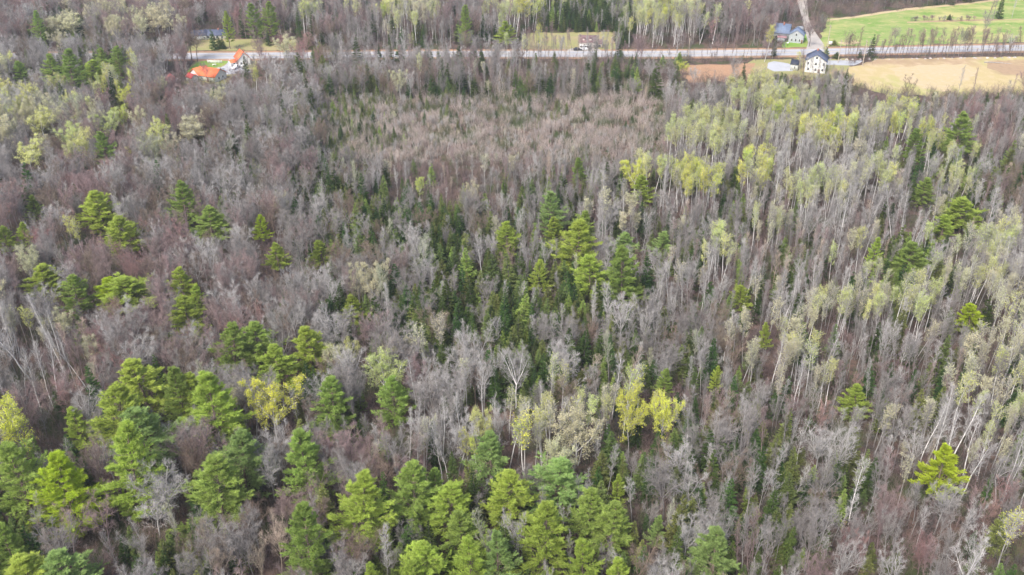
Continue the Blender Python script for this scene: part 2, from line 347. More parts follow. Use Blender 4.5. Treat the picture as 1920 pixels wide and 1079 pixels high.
# ---- hand placed leafing and notable trees: kind, top x, top y, height, crown width px, look
NOTABLE = [('budding',503,716,16,92,'yellow'),('budding',1188,736,16,60,'yellow'),('budding',1250,736,15,56,'yellow'),('poplar',985,792,15,55,'yellow'),('poplar',985,792,14,58,'lime'),
('poplar',878,811,12,34,'yellow'),('poplar',894,815,11,28,'lime'),('poplar',45,580,12,30,'yellow'),('budding',226,160,11,32,'yellow'),('budding',224,197,11,28,'lime'),
('poplar',122,410,12,28,'yellow'),('poplar',142,414,12,26,'yellow'),('budding',14,752,16,80,'yellow'),('budding',718,664,14,78,'pale'),('budding',1195,295,14,48,'lime'),
('budding',355,222,12,66,'cream'),('budding',125,230,13,42,'pale'),('poplar',1910,962,15,55,'yellow'),('budding',1080,775,15,95,'cream'),('budding',1055,830,12,70,'cream'),
('broad',968,653,15,58,'white'),('broad',905,652,16,50,'ash'),('budding',200,208,12,50,'pale'),('budding',45,262,13,60,'pale'),('budding',72,205,13,50,'pale'),
('budding',290,15,16,52,'cream'),('budding',130,22,14,50,'cream'),('budding',100,28,13,36,'cream'),('budding',105,55,12,28,'cream'),('budding',530,65,13,36,'cream'),
('poplar',474,130,11,20,'lime'),('poplar',565,8,16,24,'lime'),('poplar',968,0,17,34,'lime'),('poplar',985,5,15,26,'yellow'),('poplar',1210,15,16,22,'lime'),
('poplar',1442,50,15,24,'yellow'),('budding',785,333,8,22,'lime'),('broad',300,865,16,90,'ash'),('broad',275,920,12,75,'ash'),('broad',180,935,12,70,'mauve'),
('broad',1545,790,14,62,'ash'),('broad',1095,885,12,45,'ash'),('broad',1255,850,16,85,'grey'),('broad',1830,1020,13,66,'white'),('broad',1600,1010,13,50,'ash'),
('broad',1690,1030,12,60,'ash'),('slim',905,668,17,40,'white'),('slim',80,560,18,22,'white'),('slim',105,590,18,20,'white'),('slim',130,600,18,20,'white'),
('slim',20,590,17,50,'white'),('slim',905,430,17,24,'white'),('slim',1800,760,17,42,'white'),('slim',1842,800,17,42,'white'),('slim',1620,860,15,36,'white'),
('slim',825,790,16,40,'ash'),('slim',740,830,13,22,'ash'),('slim',900,775,15,36,'white'),('slim',955,755,16,36,'white'),('slim',1790,735,17,34,'white'),
('broad',405,1020,12,42,'tan'),('broad',480,1020,11,30,'tan'),('broad',510,970,14,50,'tan'),('broad',245,975,13,60,'grey'),('slim',130,100,14,20,'dim')]
for (k, xt, yt, h, w, lk) in NOTABLE:
    X, Y, _z = G(xt, yt, h); D = math.hypot(CAM_H - h * .8, math.hypot(X, Y))
    ln = (-.28, 0) if (k == 'slim' and xt < 140 and yt > 500) else None
    put(k, X, Y, h, max(1.8, w * D / F), lk, ln, True)
PUFF = [(x, y) for (x, y) in ()]

# ---- the woods: a map of stands (80 x 60 photo pixels a cell, looked up where a crown stands in view)
WOOD = """p d t t p p h h h a h h y d d y h h p h h h h h
g m m g p p p m g h m g b b d g g p p h h h h h
G m y g p g g m m g m s m g b b g g m g s m s s
G G p p g g m d m s s s s s p g g g g g g s s p
g G p G m m g m b s b s s g g g g g w w g e e s
g p p g g m g d m b b b s g g g g g g w g g e m
p p p m g g g m d d d g g g w g s g s w s w e s
p g p p p g g g m m d m g g g g g s s s s e e w
p p p p g p p g g m d d d d m w w s s s e e w w
g g p p p p g g m d d d d d d g g g w w g g g w
w s p g p p g g g m d d d d m g m a a g g g g a
w s p p g g g m G g w m d m s m m g a g p g s a
g p m p m g g g g g w a a a y m s g p s p g g a
g p p m m g g g s w w G a a m m m g g s g w a a
m m p g g g g p p p p G G m m d m g m d g s w w
m p m g m g p g p m m m g g g d m g m m p g p p
m p g m m g p g p m g m g p p m m g g p g p p p
m g g m m g g p m m m m g p p m p p g p p p g g"""
WOOD = [r.split() for r in WOOD.splitlines()]
SPACING = dict(p=3.4, g=3.3, t=3.6, G=3.6, m=3.0, d=2.7, s=2.7, w=3.1, a=3.5, y=3.7, b=3.3, h=3.4, e=3.2)
MIX = {
 'p': [('broad', 'mauve', 40), ('broad', 'rose', 10), ('broad', 'brown', 10), ('broad', 'grey', 20), ('slim', 'mauve', 10), ('spruce', 'dark', 3), ('broad', 'ash', 7)],
 'g': [('broad', 'grey', 42), ('broad', 'ash', 18), ('broad', 'brown', 10), ('broad', 'mauve', 10), ('slim', 'grey', 10), ('spruce', 'dark', 4), ('cedar', 'olive', 3), ('budding', 'cream', 2)],
 't': [('budding', 'cream', 25), ('broad', 'mauve', 35), ('broad', 'grey', 30), ('broad', 'tan', 10)],
 'G': [('budding', 'pale', 22), ('budding', 'cream', 14), ('broad', 'ash', 28), ('broad', 'greenish', 18), ('broad', 'grey', 18)],
 'm': [('broad', 'grey', 20), ('broad', 'ash', 8), ('slim', 'ash', 12), ('spruce', 'dark', 30), ('cedar', 'olive', 20), ('broad', 'brown', 12), ('slim', 'greenish', 6)],
 'd': [('spruce', 'dark', 54), ('spruce', 'olive', 14), ('cedar', 'olive', 10), ('slim', 'ash', 9), ('broad', 'grey', 7), ('cedar', 'mid', 6)],
 's': [('slim', 'grey', 38), ('slim', 'mauve', 20), ('slim', 'ash', 22), ('slim', 'tan', 10), ('poplar', 'cream', 4), ('spruce', 'dark', 3)],
 'w': [('slim', 'white', 40), ('slim', 'grey', 20), ('poplar', 'cream', 14), ('broad', 'ash', 18), ('spruce', 'dark', 5)],
 'a': [('poplar', 'pale', 34), ('poplar', 'cream', 24), ('slim', 'white', 20), ('slim', 'grey', 12), ('spruce', 'dark', 5), ('cedar', 'olive', 3)],
 'y': [('poplar', 'lime', 32), ('poplar', 'yellow', 12), ('poplar', 'pale', 36), ('slim', 'white', 14), ('spruce', 'dark', 4)],
 'b': [('slim', 'mauve', 22), ('slim', 'tan', 24), ('slim', 'ash', 22), ('spruce', 'dark', 6), ('broad', 'brown', 12), ('slim', 'brown', 10)],
 'h': [('slim', 'grey', 34), ('slim', 'dim', 22), ('slim', 'ash', 12), ('broad', 'mauve', 14), ('broad', 'grey', 14), ('spruce', 'dark', 8), ('poplar', 'pale', 4)],
 'e': [('cedar', 'mid', 12), ('spruce', 'olive', 22), ('spruce', 'dark', 12), ('poplar', 'pale', 24), ('slim', 'white', 18), ('slim', 'grey', 10)],
}
RIGHT = {'p': [('broad', 'mauve', 18), ('broad', 'rose', 10), ('slim', 'mauve', 22), ('broad', 'grey', 14), ('slim', 'grey', 20), ('slim', 'ash', 8), ('broad', 'ash', 4), ('spruce', 'dark', 5), ('cedar', 'olive', 5)],
 'g': [('broad', 'grey', 20), ('slim', 'grey', 26), ('slim', 'ash', 12), ('broad', 'ash', 10), ('slim', 'mauve', 8), ('spruce', 'dark', 10), ('cedar', 'olive', 8), ('poplar', 'cream', 4)]}
HT = dict(p=(11, 15), g=(11, 16), t=(12, 16), G=(11, 15), m=(10, 15), d=(9, 14), s=(9, 13), w=(12, 16), a=(12, 16), y=(12, 16), b=(3.5, 7), h=(13, 18), e=(10, 14))
SHORT = [(600, 150, 1250, 292, .32)]      # young regrowth in front of the road

GROVES = [(1415, 165, 48, 28, 'pale'), (1325, 238, 74, 34, 'pale'), (1432, 235, 30, 26, 'cream'), (1560, 238, 85, 27, 'mix'), (1467, 197, 30, 25, 'lime'), (1295, 325, 62, 25, 'lime'),
 (1420, 305, 38, 30, 'lime'), (1535, 340, 62, 26, 'pale'), (1642, 322, 38, 20, 'pale'), (1682, 212, 42, 22, 'mix'), (1740, 255, 18, 28, 'lime'), (1345, 452, 24, 24, 'pale'), (1440, 400, 30, 22, 'cream'),
 (1545, 565, 95, 28, 'cream'), (1655, 560, 36, 30, 'cream'), (1715, 560, 28, 28, 'pale'), (1870, 450, 42, 30, 'pale'), (1815, 505, 40, 18, 'cream'), (1885, 520, 30, 30, 'cream'), (1885, 770, 35, 70, 'cream'),
 (1060, 752, 50, 26, 'pale'), (1140, 745, 40, 24, 'cream'), (1340, 700, 26, 18, 'lime'), (1545, 690, 26, 18, 'cream'), (1860, 640, 40, 26, 'cream'), (1480, 180, 60, 18, 'cream'), (1220, 300, 20, 12, 'pale'),
 (720, 18, 16, 12, 'lime'), (585, 12, 18, 12, 'pale'), (1215, 25, 22, 24, 'pale'), (1290, 12, 30, 12, 'pale'), (965, 12, 30, 16, 'pale'), (1620, 440, 30, 16, 'cream')]
def grove(px, py):
    for (cx, cy, rx, ry, lk) in GROVES:
        if ((px - cx) / rx) ** 2 + ((py - cy) / ry) ** 2 < 1: return lk
def inpoly(x, y, P):
    c = False; j = len(P) - 1
    for i in range(len(P)):
        if (P[i][1] > y) != (P[j][1] > y) and x < (P[j][0] - P[i][0]) * (y - P[i][1]) / (P[j][1] - P[i][1]) + P[i][0]: c = not c
        j = i
    return c
def gp(L): return [G(x, y)[:2] for x, y in L]
ROAD_PX = [(-900, 107), (-200, 106), (350, 105.5), (820, 101.8), (1200, 101.6), (1400, 99.3), (1500, 98.3), (1700, 94), (1920, 90), (2300, 84)]
ROAD = gp(ROAD_PX)
def road_y(px): return float(np.interp(px, [p[0] for p in ROAD_PX], [p[1] for p in ROAD_PX]))
FIELD = gp([(1592, 128), (1640, 112), (1960, 106), (2500, 96), (2700, 150), (1980, 175), (1800, 183), (1660, 178), (1600, 160)])
MEADOW = gp([(1535, 88), (1550, 34), (1600, 33), (1700, 18), (1860, 2), (2200, -30), (2600, -30), (2500, 70), (1920, 79), (1700, 84)])
BARE = gp([(1265, 122), (1420, 120), (1400, 152), (1290, 156)])
YARD_W = gp([(1415, 112), (1590, 110), (1600, 150), (1400, 152), (1395, 125)])
YARD_O = gp([(352, 132), (372, 111), (430, 109), (480, 109), (478, 130), (440, 141), (424, 158), (360, 160), (345, 158)])
YARD_R = gp([(352, 96), (366, 74), (560, 74), (560, 94)])
YARD_C = gp([(985, 97), (990, 62), (1150, 60), (1155, 96)])
YARD_B = gp([(1470, 90), (1460, 60), (1512, 60), (1528, 88)])
SIDE = gp([(1512, 92), (1548, 92), (1545, 84), (1528, 60), (1518, 40), (1514, 15), (1512, -12), (1492, -12), (1500, 20), (1510, 60), (1515, 80)])
CLEAR = [FIELD, MEADOW, BARE, YARD_W, YARD_O, YARD_R, YARD_C, YARD_B, SIDE]
# views that stay open in the photograph: x0, y0, x1, y1 and how many of the trees in front remain
OPEN = [(1478, 85, 1548, 132, .06), (355, 112, 432, 150, .05), (425, 96, 478, 128, .10), (372, 58, 425, 96, .10), (312, 142, 336, 158, .1), (1065, 66, 1128, 104, .3),
        (1462, 48, 1512, 84, .05), (350, 98, 430, 112, .12), (480, 100, 520, 112, .3), (520, 96, 1140, 108, .5), (1140, 96, 1290, 108, .14), (1290, 94, 1480, 106, .2),
        (1560, 88, 1920, 104, .05), (1550, 10, 1920, 84, .05), (1600, 112, 1920, 172, .03), (1280, 120, 1400, 146, .1), (1415, 112, 1480, 135, .08), (1500, 0, 1530, 60, .02),
        (985, 60, 1060, 94, .7), (366, 74, 400, 98, .1), (1548, 106, 1600, 128, .15)]
def near_road(x, y, d):
    for (a, b) in zip(ROAD[:-1], ROAD[1:]):
        if a[0] <= x <= b[0]:
            return abs(y - (a[1] + (b[1] - a[1]) * (x - a[0]) / (b[0] - a[0]))) < d
    return False
HAND = [(t['x'], t['y'], t['w']) for t in TREES]
hx = np.array(HAND)
step = 2.6
yy = 80.0
while yy < 640:
    half = .56 * math.hypot(yy, CAM_H) + 22
    xx = -half
    while xx < half:
        x = xx + random.uniform(-.5, .5) * step; y = yy + random.uniform(-.5, .5) * step; xx += step
        r1, r2, r3, r4 = random.random(), random.random(), random.random(), random.random()
        px, py, dep = proj(x, y, 9)
        ix = min(23, max(0, int((px + random.gauss(0, 26)) // 80))); iy = min(17, max(0, int((py + random.gauss(0, 18)) // 60)))
        c = WOOD[iy][ix]
        if iy >= 3 and py < 0: c = 'h'
        gx, gy, _ = proj(x, y, 12); gv = grove(gx, gy)
        if gv: c = 'a'
        right = px > 900 and iy >= 2 and c in RIGHT
        if r1 > (step / (3.1 if gv else 3.05 if right else SPACING[c])) ** 2: continue
        if any(inpoly(x, y, P) for P in CLEAR) or near_road(x, y, 9.5): continue
        mx = RIGHT[c] if right else MIX[c]; tot = sum(m[2] for m in mx); q = r2 * tot
        for (k, lk, wt) in mx:
            q -= wt
            if q <= 0: break
        h = HT[c][0] + (HT[c][1] - HT[c][0]) * r3
        if gv:
            k = 'poplar' if r4 < .72 else 'slim'; h = 13 + 2.5 * r3
            lk = {'pale': 'pale', 'cream': random.choice(['cream', 'cream', 'pale']), 'lime': random.choice(['lime', 'pale', 'lime', 'yellow']), 'mix': random.choice(['lime', 'cream', 'yellow', 'pale'])}[gv] if k == 'poplar' else random.choice(['white', 'grey', 'ash'])
            if gv == 'cream': h *= .94
        elif right: h *= .88
        if not gv: h *= random.uniform(.8, 1.12)
        for (a0, b0, a1, b1, f) in SHORT:
            if a0 < px < a1 and b0 < py < b1:
                h *= f
                if k == 'slim' and random.random() < .55: k = 'broad'
                if k in ('slim', 'broad'): lk = random.choice(['tan', 'ash', 'ash', 'grey', 'ash', 'white'])
                if random.random() < .06: k, lk, h = 'spruce', 'dark', h * .8
        if k in ('spruce', 'cedar'): h *= .6 + .4 * r4
        W = dict(broad=5.8, budding=6.2, slim=3.1, poplar=3.9, spruce=3.5, cedar=3.8)[k] * (h / {'spruce': 9, 'cedar': 8}.get(k, 14)) ** .8 * random.uniform(.8, 1.25)
        if h < 7 and k == 'broad': W *= .8
        if right and k == 'broad': W *= .74
        if gv == 'cream': W *= .78
        # stand clear of the hand placed trees' crowns
        dd = np.hypot(hx[:, 0] - x, hx[:, 1] - y) - hx[:, 2] * .32
        if dd.min() < (W * .16 if k in ('broad', 'budding') else .4): continue
        bx, by, _ = proj(x, y, 0); tx, ty, dp = proj(x, y, h); hw = W * F / dp * .5
        # a tree this tall would hide a crown that the photograph shows in front of it
        ok = True
        for (a0, b0, a1, b1, pr) in OPEN:
            if tx + hw * .7 > a0 and tx - hw * .7 < a1 and ty < b1 and by > b0 and (random.random() > pr or (b0 < 110 and a0 > 1200 and k in ('spruce', 'cedar'))): ok = False; break
        if not ok: continue
        put(k, x, y, h, W, lk)
        if c in 'mde' and random.random() < .75 or (c in 'gps' and 560 < px < 1560 and py > 290 and random.random() < .28 + .3 * (math.sin(x * .05) * math.sin(y * .045 + 1) > .1)):
            hs = random.uniform(4, 9) * (.75 if py < 290 else 1); put(random.choice(['spruce', 'spruce', 'cedar']), x + random.uniform(-2, 2), y + random.uniform(-2, 2), hs, hs * random.uniform(.36, .48), random.choice(['dark', 'dark', 'olive', 'mid', 'olive']))
    yy += step
# keep the hand placed crowns in view: drop random trees whose top covers the middle of one
HV = []
for t in TREES:
    if t['hand']:
        X, Y, d = proj(t['x'], t['y'], t['h'] * .62); HV.append((X, Y, t['w'] * F / d, t['h'] * F / d, t['y'], t['kind']))
out = []
for t in TREES:
    if not t['hand']:
        tx, ty, dp = proj(t['x'], t['y'], t['h']); cx, cy, _ = proj(t['x'], t['y'], t['h'] * .6); hw = t['w'] * F / dp * .4; bad = False
        for (X, Y, w, hh, yw, kd) in HV:
            if t['y'] < yw and abs(X - cx) < w * .36 + hw * .8 and ty < Y + hh * .12 and cy > Y - hh * .35:
                bad = True; break
        if bad: continue
    out.append(t)
TREES = out

# ------------------------------------------------------------------ the setting
def geo_noise(m, base, terms):
    """base colour varied by world-space noise patches: terms = (scale, colour, low, high)"""
    t = m.node_tree; n = t.nodes; L = t.links; b = n['Principled BSDF']
    g = n.new('ShaderNodeNewGeometry'); cur = None
    for i, (sc, col, lo, hi, *st) in enumerate(terms):
        mp = n.new('ShaderNodeMapping'); mp.inputs['Scale'].default_value = (st[0] if st else (1, 1, 1))
        no = n.new('ShaderNodeTexNoise'); no.inputs['Scale'].default_value = sc; no.inputs['Detail'].default_value = 5
        mp.inputs['Location'].default_value = (i * 31.7, i * 12.1, 0)
        L.new(g.outputs['Position'], mp.inputs[0]); L.new(mp.outputs[0], no.inputs['Vector'])
        mr = n.new('ShaderNodeMapRange'); mr.inputs[1].default_value = lo; mr.inputs[2].default_value = hi
        L.new(no.outputs[0], mr.inputs[0])
        mx = n.new('ShaderNodeMix'); mx.data_type = 'RGBA'
        L.new(mr.outputs[0], mx.inputs[0])
        if cur is None: mx.inputs[6].default_value = (*base, 1)
        else: L.new(cur, mx.inputs[6])
        mx.inputs[7].default_value = (*col, 1); cur = mx.outputs[2]
    L.new(cur, b.inputs['Base Color']); return m
def ground_mat(name, base, terms): return geo_noise(principled(name, base, .95), base, terms)
M['litter'] = ground_mat('litter', (.115, .075, .06), [(.06, (.15, .10, .08), .4, .6), (.5, (.06, .05, .038), .42, .6), (3., (.19, .13, .10), .5, .75), (.09, (.06, .075, .03), .5, .62)])
M['hay'] = ground_mat('hay', (.42, .34, .17), [(.022, (.34, .34, .12), .45, .56), (.018, (.33, .23, .15), .56, .64), (.3, (.50, .39, .26), .45, .8, (1, .6, 1)), (2.2, (.36, .28, .15), .5, .7), (.05, (.30, .22, .13), .6, .72)])
M['grass'] = ground_mat('grass', (.22, .285, .085), [(.02, (.40, .37, .15), .46, .58, (1, 1.7, 1)), (.09, (.14, .25, .045), .44, .64, (1, 1.5, 1)), (.3, (.40, .34, .17), .54, .72, (1, 1.3, 1)), (1.5, (.30, .30, .13), .5, .75)])
M['lawn'] = ground_mat('lawn', (.17, .29, .05), [(.12, (.27, .30, .08), .45, .65), (1.5, (.13, .22, .04), .5, .7)])
M['dullgrass'] = ground_mat('dullgrass', (.27, .26, .11), [(.12, (.33, .26, .15), .45, .65), (1.5, (.2, .22, .08), .5, .7)])
M['brownbare'] = ground_mat('brownbare', (.34, .20, .12), [(.12, (.26, .17, .11), .45, .65), (1.2, (.40, .27, .17), .5, .7)])
M['asphalt'] = ground_mat('asphalt', (.34, .345, .37), [(.15, (.40, .40, .43), .4, .7), (4, (.25, .25, .27), .5, .7)])
M['gravel'] = ground_mat('gravel', (.36, .33, .30), [(.2, (.44, .40, .36), .4, .7), (2.5, (.28, .25, .23), .5, .7)])
M['greygravel'] = ground_mat('greygravel', (.38, .39, .42), [(.3, (.33, .34, .36), .4, .7), (3, (.44, .45, .47), .5, .7)])
def sheet(name, P, z, mat, **k):
    import bmesh
    bm = bmesh.new(); vs_ = [bm.verts.new((p[0], p[1], z)) for p in P]; f = bm.faces.new(vs_)
    if f.normal.z < 0 or (f.normal_update() or f.normal.z < 0): f.normal_flip()
    bmesh.ops.triangulate(bm, faces=[f]); me = bpy.data.meshes.new(name); bm.to_mesh(me); bm.free(); me.materials.append(M[mat])
    o = bpy.data.objects.new(name, me); C.objects.link(o); return tag(o, kind='structure', **k)
def rough_poly(P, amp=.9, step=4):
    out = []
    for a, b in zip(P, P[1:] + P[:1]):
        n = max(1, int(math.dist(a, b) / step))
        for i in range(n):
            t = i / n; out.append((a[0] + (b[0] - a[0]) * t + random.uniform(-amp, amp), a[1] + (b[1] - a[1]) * t + random.uniform(-amp, amp)))
    return out
sheet('ground', [(-3000, -1500), (3000, -1500), (3000, 4500), (-3000, 4500)], 0, 'litter')
sheet('hay_field', rough_poly(FIELD, 1.3, 3.6), .012, 'hay'); sheet('meadow', rough_poly(MEADOW, 1.3, 3.6), .012, 'grass')
sheet('bare_clearing', rough_poly(BARE, 1.4), .012, 'brownbare')
sheet('grass_yard', rough_poly(YARD_W), .008, 'dullgrass'); sheet('grass_yard', rough_poly(YARD_O, .8), .006, 'dullgrass'); sheet('lawn', rough_poly(gp([(350, 136), (362, 122), (385, 112.5), (430, 111), (431, 118), (410, 125), (380, 134), (362, 142)]), .6, 2), .012, 'lawn')
sheet('lawn', rough_poly(YARD_R), .008, 'dullgrass'); sheet('lawn', rough_poly(YARD_C), .008, 'dullgrass'); sheet('lawn', rough_poly(YARD_B), .016, 'lawn')
def strip(name, line, off0, off1, z, mat, mb=None):
    own = mb is None; mb = mb or MB(); n = len(line); L = []; Rr = []
    for i in range(n):
        a = line[max(0, i - 1)]; b = line[min(n - 1, i + 1)]; dx, dy = b[0] - a[0], b[1] - a[1]; l = math.hypot(dx, dy)
        nx, ny = -dy / l, dx / l
        L.append((line[i][0] + nx * off0, line[i][1] + ny * off0, z)); Rr.append((line[i][0] + nx * off1, line[i][1] + ny * off1, z))
    mb.add(L + Rr, [(i, i + 1, n + i + 1, n + i) for i in range(n - 1)])
    if own:
        o = mb.obj(name, M[mat]); tag(o, kind='structure'); return o
def smooth(line, sub=8):
    P = [Vector((*p[:2], 0)) for p in line]; P = [P[0] * 2 - P[1]] + P + [P[-1] * 2 - P[-2]]; out = []
    for i in range(1, len(P) - 2):
        for s in range(sub):
            t = s / sub; a, b, c, d = P[i - 1], P[i], P[i + 1], P[i + 2]
            q = .5 * ((2 * b) + (c - a) * t + (2 * a - 5 * b + 4 * c - d) * t * t + (3 * b - a - 3 * c + d) * t ** 3); out.append((q.x, q.y))
    out.append((P[-2].x, P[-2].y)); return out
RL = smooth(ROAD)
M['line_white'] = principled('line_white', (.72, .72, .70), .7); M['line_yellow'] = principled('line_yellow', (.62, .45, .08), .7)
M['stubble'] = ground_mat('stubble', (.45, .36, .215), [(.05, (.42, .35, .18), .45, .65), (.5, (.49, .38, .26), .45, .7), (2.5, (.38, .29, .18), .5, .75)])
M['browngrass'] = ground_mat('browngrass', (.34, .24, .15), [(.06, (.42, .34, .18), .45, .62), (.5, (.28, .2, .13), .45, .7)])
sheet('stubble_patch', rough_poly(gp([(1668, 130), (1740, 121), (1815, 121), (1838, 132), (1815, 150), (1770, 172), (1725, 166), (1690, 150)]), 1.1, 3.2), .018, 'stubble')
sheet('brown_patch', rough_poly(gp([(1845, 116), (1900, 112), (1960, 109), (2280, 103), (2300, 132), (1960, 146), (1880, 138), (1855, 128)]), 1.1, 3.2), .018, 'browngrass')
sheet('track', rough_poly(gp([(1700, 43.5), (1760, 42), (1830, 39.5), (1900, 38), (1960, 36), (1960, 34.5), (1900, 36), (1830, 37), (1760, 39), (1700, 41)]), .35, 3), .018, 'browngrass')
sheet('track', rough_poly(gp([(1548, 37), (1600, 31), (1700, 16), (1800, 7), (1880, -2), (1880, 1), (1800, 10), (1700, 20), (1600, 34.5), (1548, 40)]), .35, 3), .018, 'stubble')
sheet('worn_patch', rough_poly(gp([(1570, 79), (1600, 76), (1612, 80), (1600, 84), (1572, 83)]), 1, 2), .018, 'stubble')
strip('road_verge', RL, -7.5, 7.0, .020, 'brownbare'); strip('road_shoulder', RL, -4.9, 4.9, .026, 'gravel'); strip('road', RL, -3.9, 3.9, .032, 'asphalt')
for o0 in (-3.3, 3.15): strip('edge_line', RL, o0, o0 + .15, .038, 'line_white')
dash = MB()
for i in range(0, len(RL) - 1): strip('', [RL[i], RL[i + 1]], -.14, -.02, .038, '', dash); strip('', [RL[i], RL[i + 1]], .06, .18, .038, '', dash)
tag(dash.obj('centre_line', M['line_yellow']), kind='structure')
sheet('gravel_road', smooth(SIDE, 3), .024, 'gravel')
sheet('driveway', rough_poly(gp([(1441, 118), (1452, 115), (1478, 119), (1490, 126), (1485, 134), (1450, 134), (1438, 128)]), .3, 2), .020, 'greygravel')
sheet('driveway', rough_poly(gp([(1540, 114), (1620, 114), (1602, 123), (1552, 122)]), .3, 2), .022, 'greygravel')
sheet('driveway', rough_poly(gp([(430, 111), (458, 111), (455, 125), (470, 136), (410, 142), (405, 132), (425, 121)]), .3, 2), .022, 'greygravel')
sheet('driveway', rough_poly(gp([(1060, 98), (1130, 98), (1120, 90), (1070, 91)]), .3, 2), .028, 'gravel')
exec_marker = 0

# ------------------------------------------------------------------ houses
M['siding_white'] = principled('siding_white', (.70, .70, .68), .6, nscale=.6, namp=.04)
M['siding_grey'] = principled('siding_grey', (.36, .38, .40), .6, nscale=.6, namp=.06)
M['siding_beige'] = principled('siding_beige', (.58, .52, .47), .6, nscale=.6, namp=.06)
M['siding_red'] = principled('siding_red', (.42, .10, .10), .7, nscale=1, namp=.15)
M['roof_slate'] = principled('roof_slate', (.085, .10, .15), .7, nscale=.8, namp=.2); M['roof_blue'] = principled('roof_blue', (.15, .19, .27), .6, nscale=.8, namp=.15)
M['roof_dark'] = principled('roof_dark', (.035, .04, .06), .5, nscale=.8, namp=.15); M['roof_orange'] = principled('roof_orange', (.70, .17, .07), .6, nscale=.5, namp=.14)
M['roof_red'] = principled('roof_red', (.45, .09, .08), .6, nscale=.5, namp=.12); M['roof_brown'] = principled('roof_brown', (.20, .13, .13), .8, nscale=.8, namp=.15)
M['roof_pink'] = principled('roof_pink', (.42, .25, .26), .6, nscale=.5, namp=.15); M['glass'] = principled('glass', (.03, .04, .05), .08, spec=.8)
M['trim'] = principled('trim', (.78, .78, .76), .5); M['wood'] = principled('wood', (.24, .17, .12), .8, nscale=3, namp=.2); M['brick'] = principled('brick', (.33, .14, .10), .85, nscale=3, namp=.2)
M['pole'] = principled('pole', (.42, .36, .30), .85, nscale=1, namp=.15); M['metal'] = principled('metal', (.35, .36, .38), .4); M['door'] = principled('door', (.20, .12, .09), .6)
M['teal'] = principled('teal', (.04, .22, .20), .6)
def gable(parent, x0, x1, y0, y1, z0, wallh, ridge, axis, wall, roof, over=.45, hip=0.0, th=.18):
    """walls with gable ends and a pitched roof; axis = the way the ridge runs"""
    w = MB()
    if axis == 'y':
        xm = (x0 + x1) / 2
        v = [(x0, y0, z0), (x1, y0, z0), (x1, y0, wallh), (xm, y0, ridge), (x0, y0, wallh), (x0, y1, z0), (x1, y1, z0), (x1, y1, wallh), (xm, y1, ridge), (x0, y1, wallh)]
    else:
        ym = (y0 + y1) / 2
        v = [(x0, y0, z0), (x0, y1, z0), (x0, y1, wallh), (x0, ym, ridge), (x0, y0, wallh), (x1, y0, z0), (x1, y1, z0), (x1, y1, wallh), (x1, ym, ridge), (x1, y0, wallh)]
    if not hip:
        w.add(v, [(0, 1, 6, 5), (1, 2, 7, 6), (0, 5, 9, 4)]); w.add(v, [(0, 4, 1), (1, 4, 2), (2, 4, 3), (5, 6, 9), (6, 7, 9), (7, 8, 9)])
    else: w.box(x0, x1, y0, y1, z0, wallh)
    w.obj('wall', M[wall], parent)
    r = MB()
    half = ((x1 - x0) if axis == 'y' else (y1 - y0)) / 2; sl = (ridge - wallh) / half; ez = wallh - over * sl + .02; rz = ridge + .02
    if axis == 'y': e = [(x0 - over, y0 - over), (xm, y0 - over + hip), (x1 + over, y0 - over)]; f = [(x0 - over, y1 + over), (xm, y1 + over - hip), (x1 + over, y1 + over)]
    else: e = [(x0 - over, y0 - over), (x0 - over + hip, ym), (x0 - over, y1 + over)]; f = [(x1 + over, y0 - over), (x1 + over - hip, ym), (x1 + over, y1 + over)]
    zz = (ez, rz, ez); V = [(*p, z) for p, z in zip(e, zz)] + [(*p, z) for p, z in zip(f, zz)]
    V += [(a, b, c + th) for a, b, c in V]
    r.add(V, [(6, 7, 10, 9), (7, 8, 11, 10), (0, 3, 4, 1), (1, 4, 5, 2), (0, 6, 9, 3), (2, 5, 11, 8), (0, 1, 7, 6), (1, 2, 8, 7), (3, 9, 10, 4), (4, 10, 11, 5)])
    return r.obj('roof', M[roof], parent)
def window(parent, x, y, z, w, h, face='f', name='window'):
    """framed window set on a wall facing -y ('f'), +x ('r') or -x ('l')"""
    f = MB(); g = MB(); t = .09
    def bx(mb, a0, a1, z0, z1, d0, d1):
        if face == 'f': mb.box(a0, a1, y - d1, y - d0, z0, z1)
        elif face == 'r': mb.box(x + d0, x + d1, a0, a1, z0, z1)
        else: mb.box(x - d1, x - d0, a0, a1, z0, z1)
    c = x if face == 'f' else y
    bx(f, c - w / 2 - t, c - w / 2, z - t, z + h + t, .004, .08); bx(f, c + w / 2, c + w / 2 + t, z - t, z + h + t, .004, .08)
    bx(f, c - w / 2, c + w / 2, z - t, z, .004, .08); bx(f, c - w / 2, c + w / 2, z + h, z + h + t, .004, .08); bx(f, c - w / 2, c + w / 2, z + h / 2 - .03, z + h / 2 + .03, .035, .07)
    bx(g, c - w / 2, c + w / 2, z, z + h, .005, .03)
    fo = bpy.data.objects.new(name, f.mesh(name, [M['trim']])); C.objects.link(fo); fo.parent = parent
    g.obj('pane', M['glass'], fo); return fo
def door(parent, x, y, z=0.05, w=1.0, h=2.1, mat='door', face='f'):
    d = MB(); d.box(x - w / 2, x + w / 2, y - .07, y - .004, z, z + h) if face == 'f' else d.box(x + .004, x + .07, y - w / 2, y + w / 2, z, z + h)
    o = d.obj('door', M[mat], parent); k = MB(); k.box(x + w * .35, x + w * .41, y - .12, y - .072, z + 1, z + 1.08) if face == 'f' else k.box(x + .072, x + .12, y + w * .3, y + w * .36, z + 1, z + 1.08)
    k.obj('handle', M['metal'], o); return o
def boxpart(parent, name, mat, *a):
    b = MB(); b.box(*a); return b.obj(name, M[mat], parent)
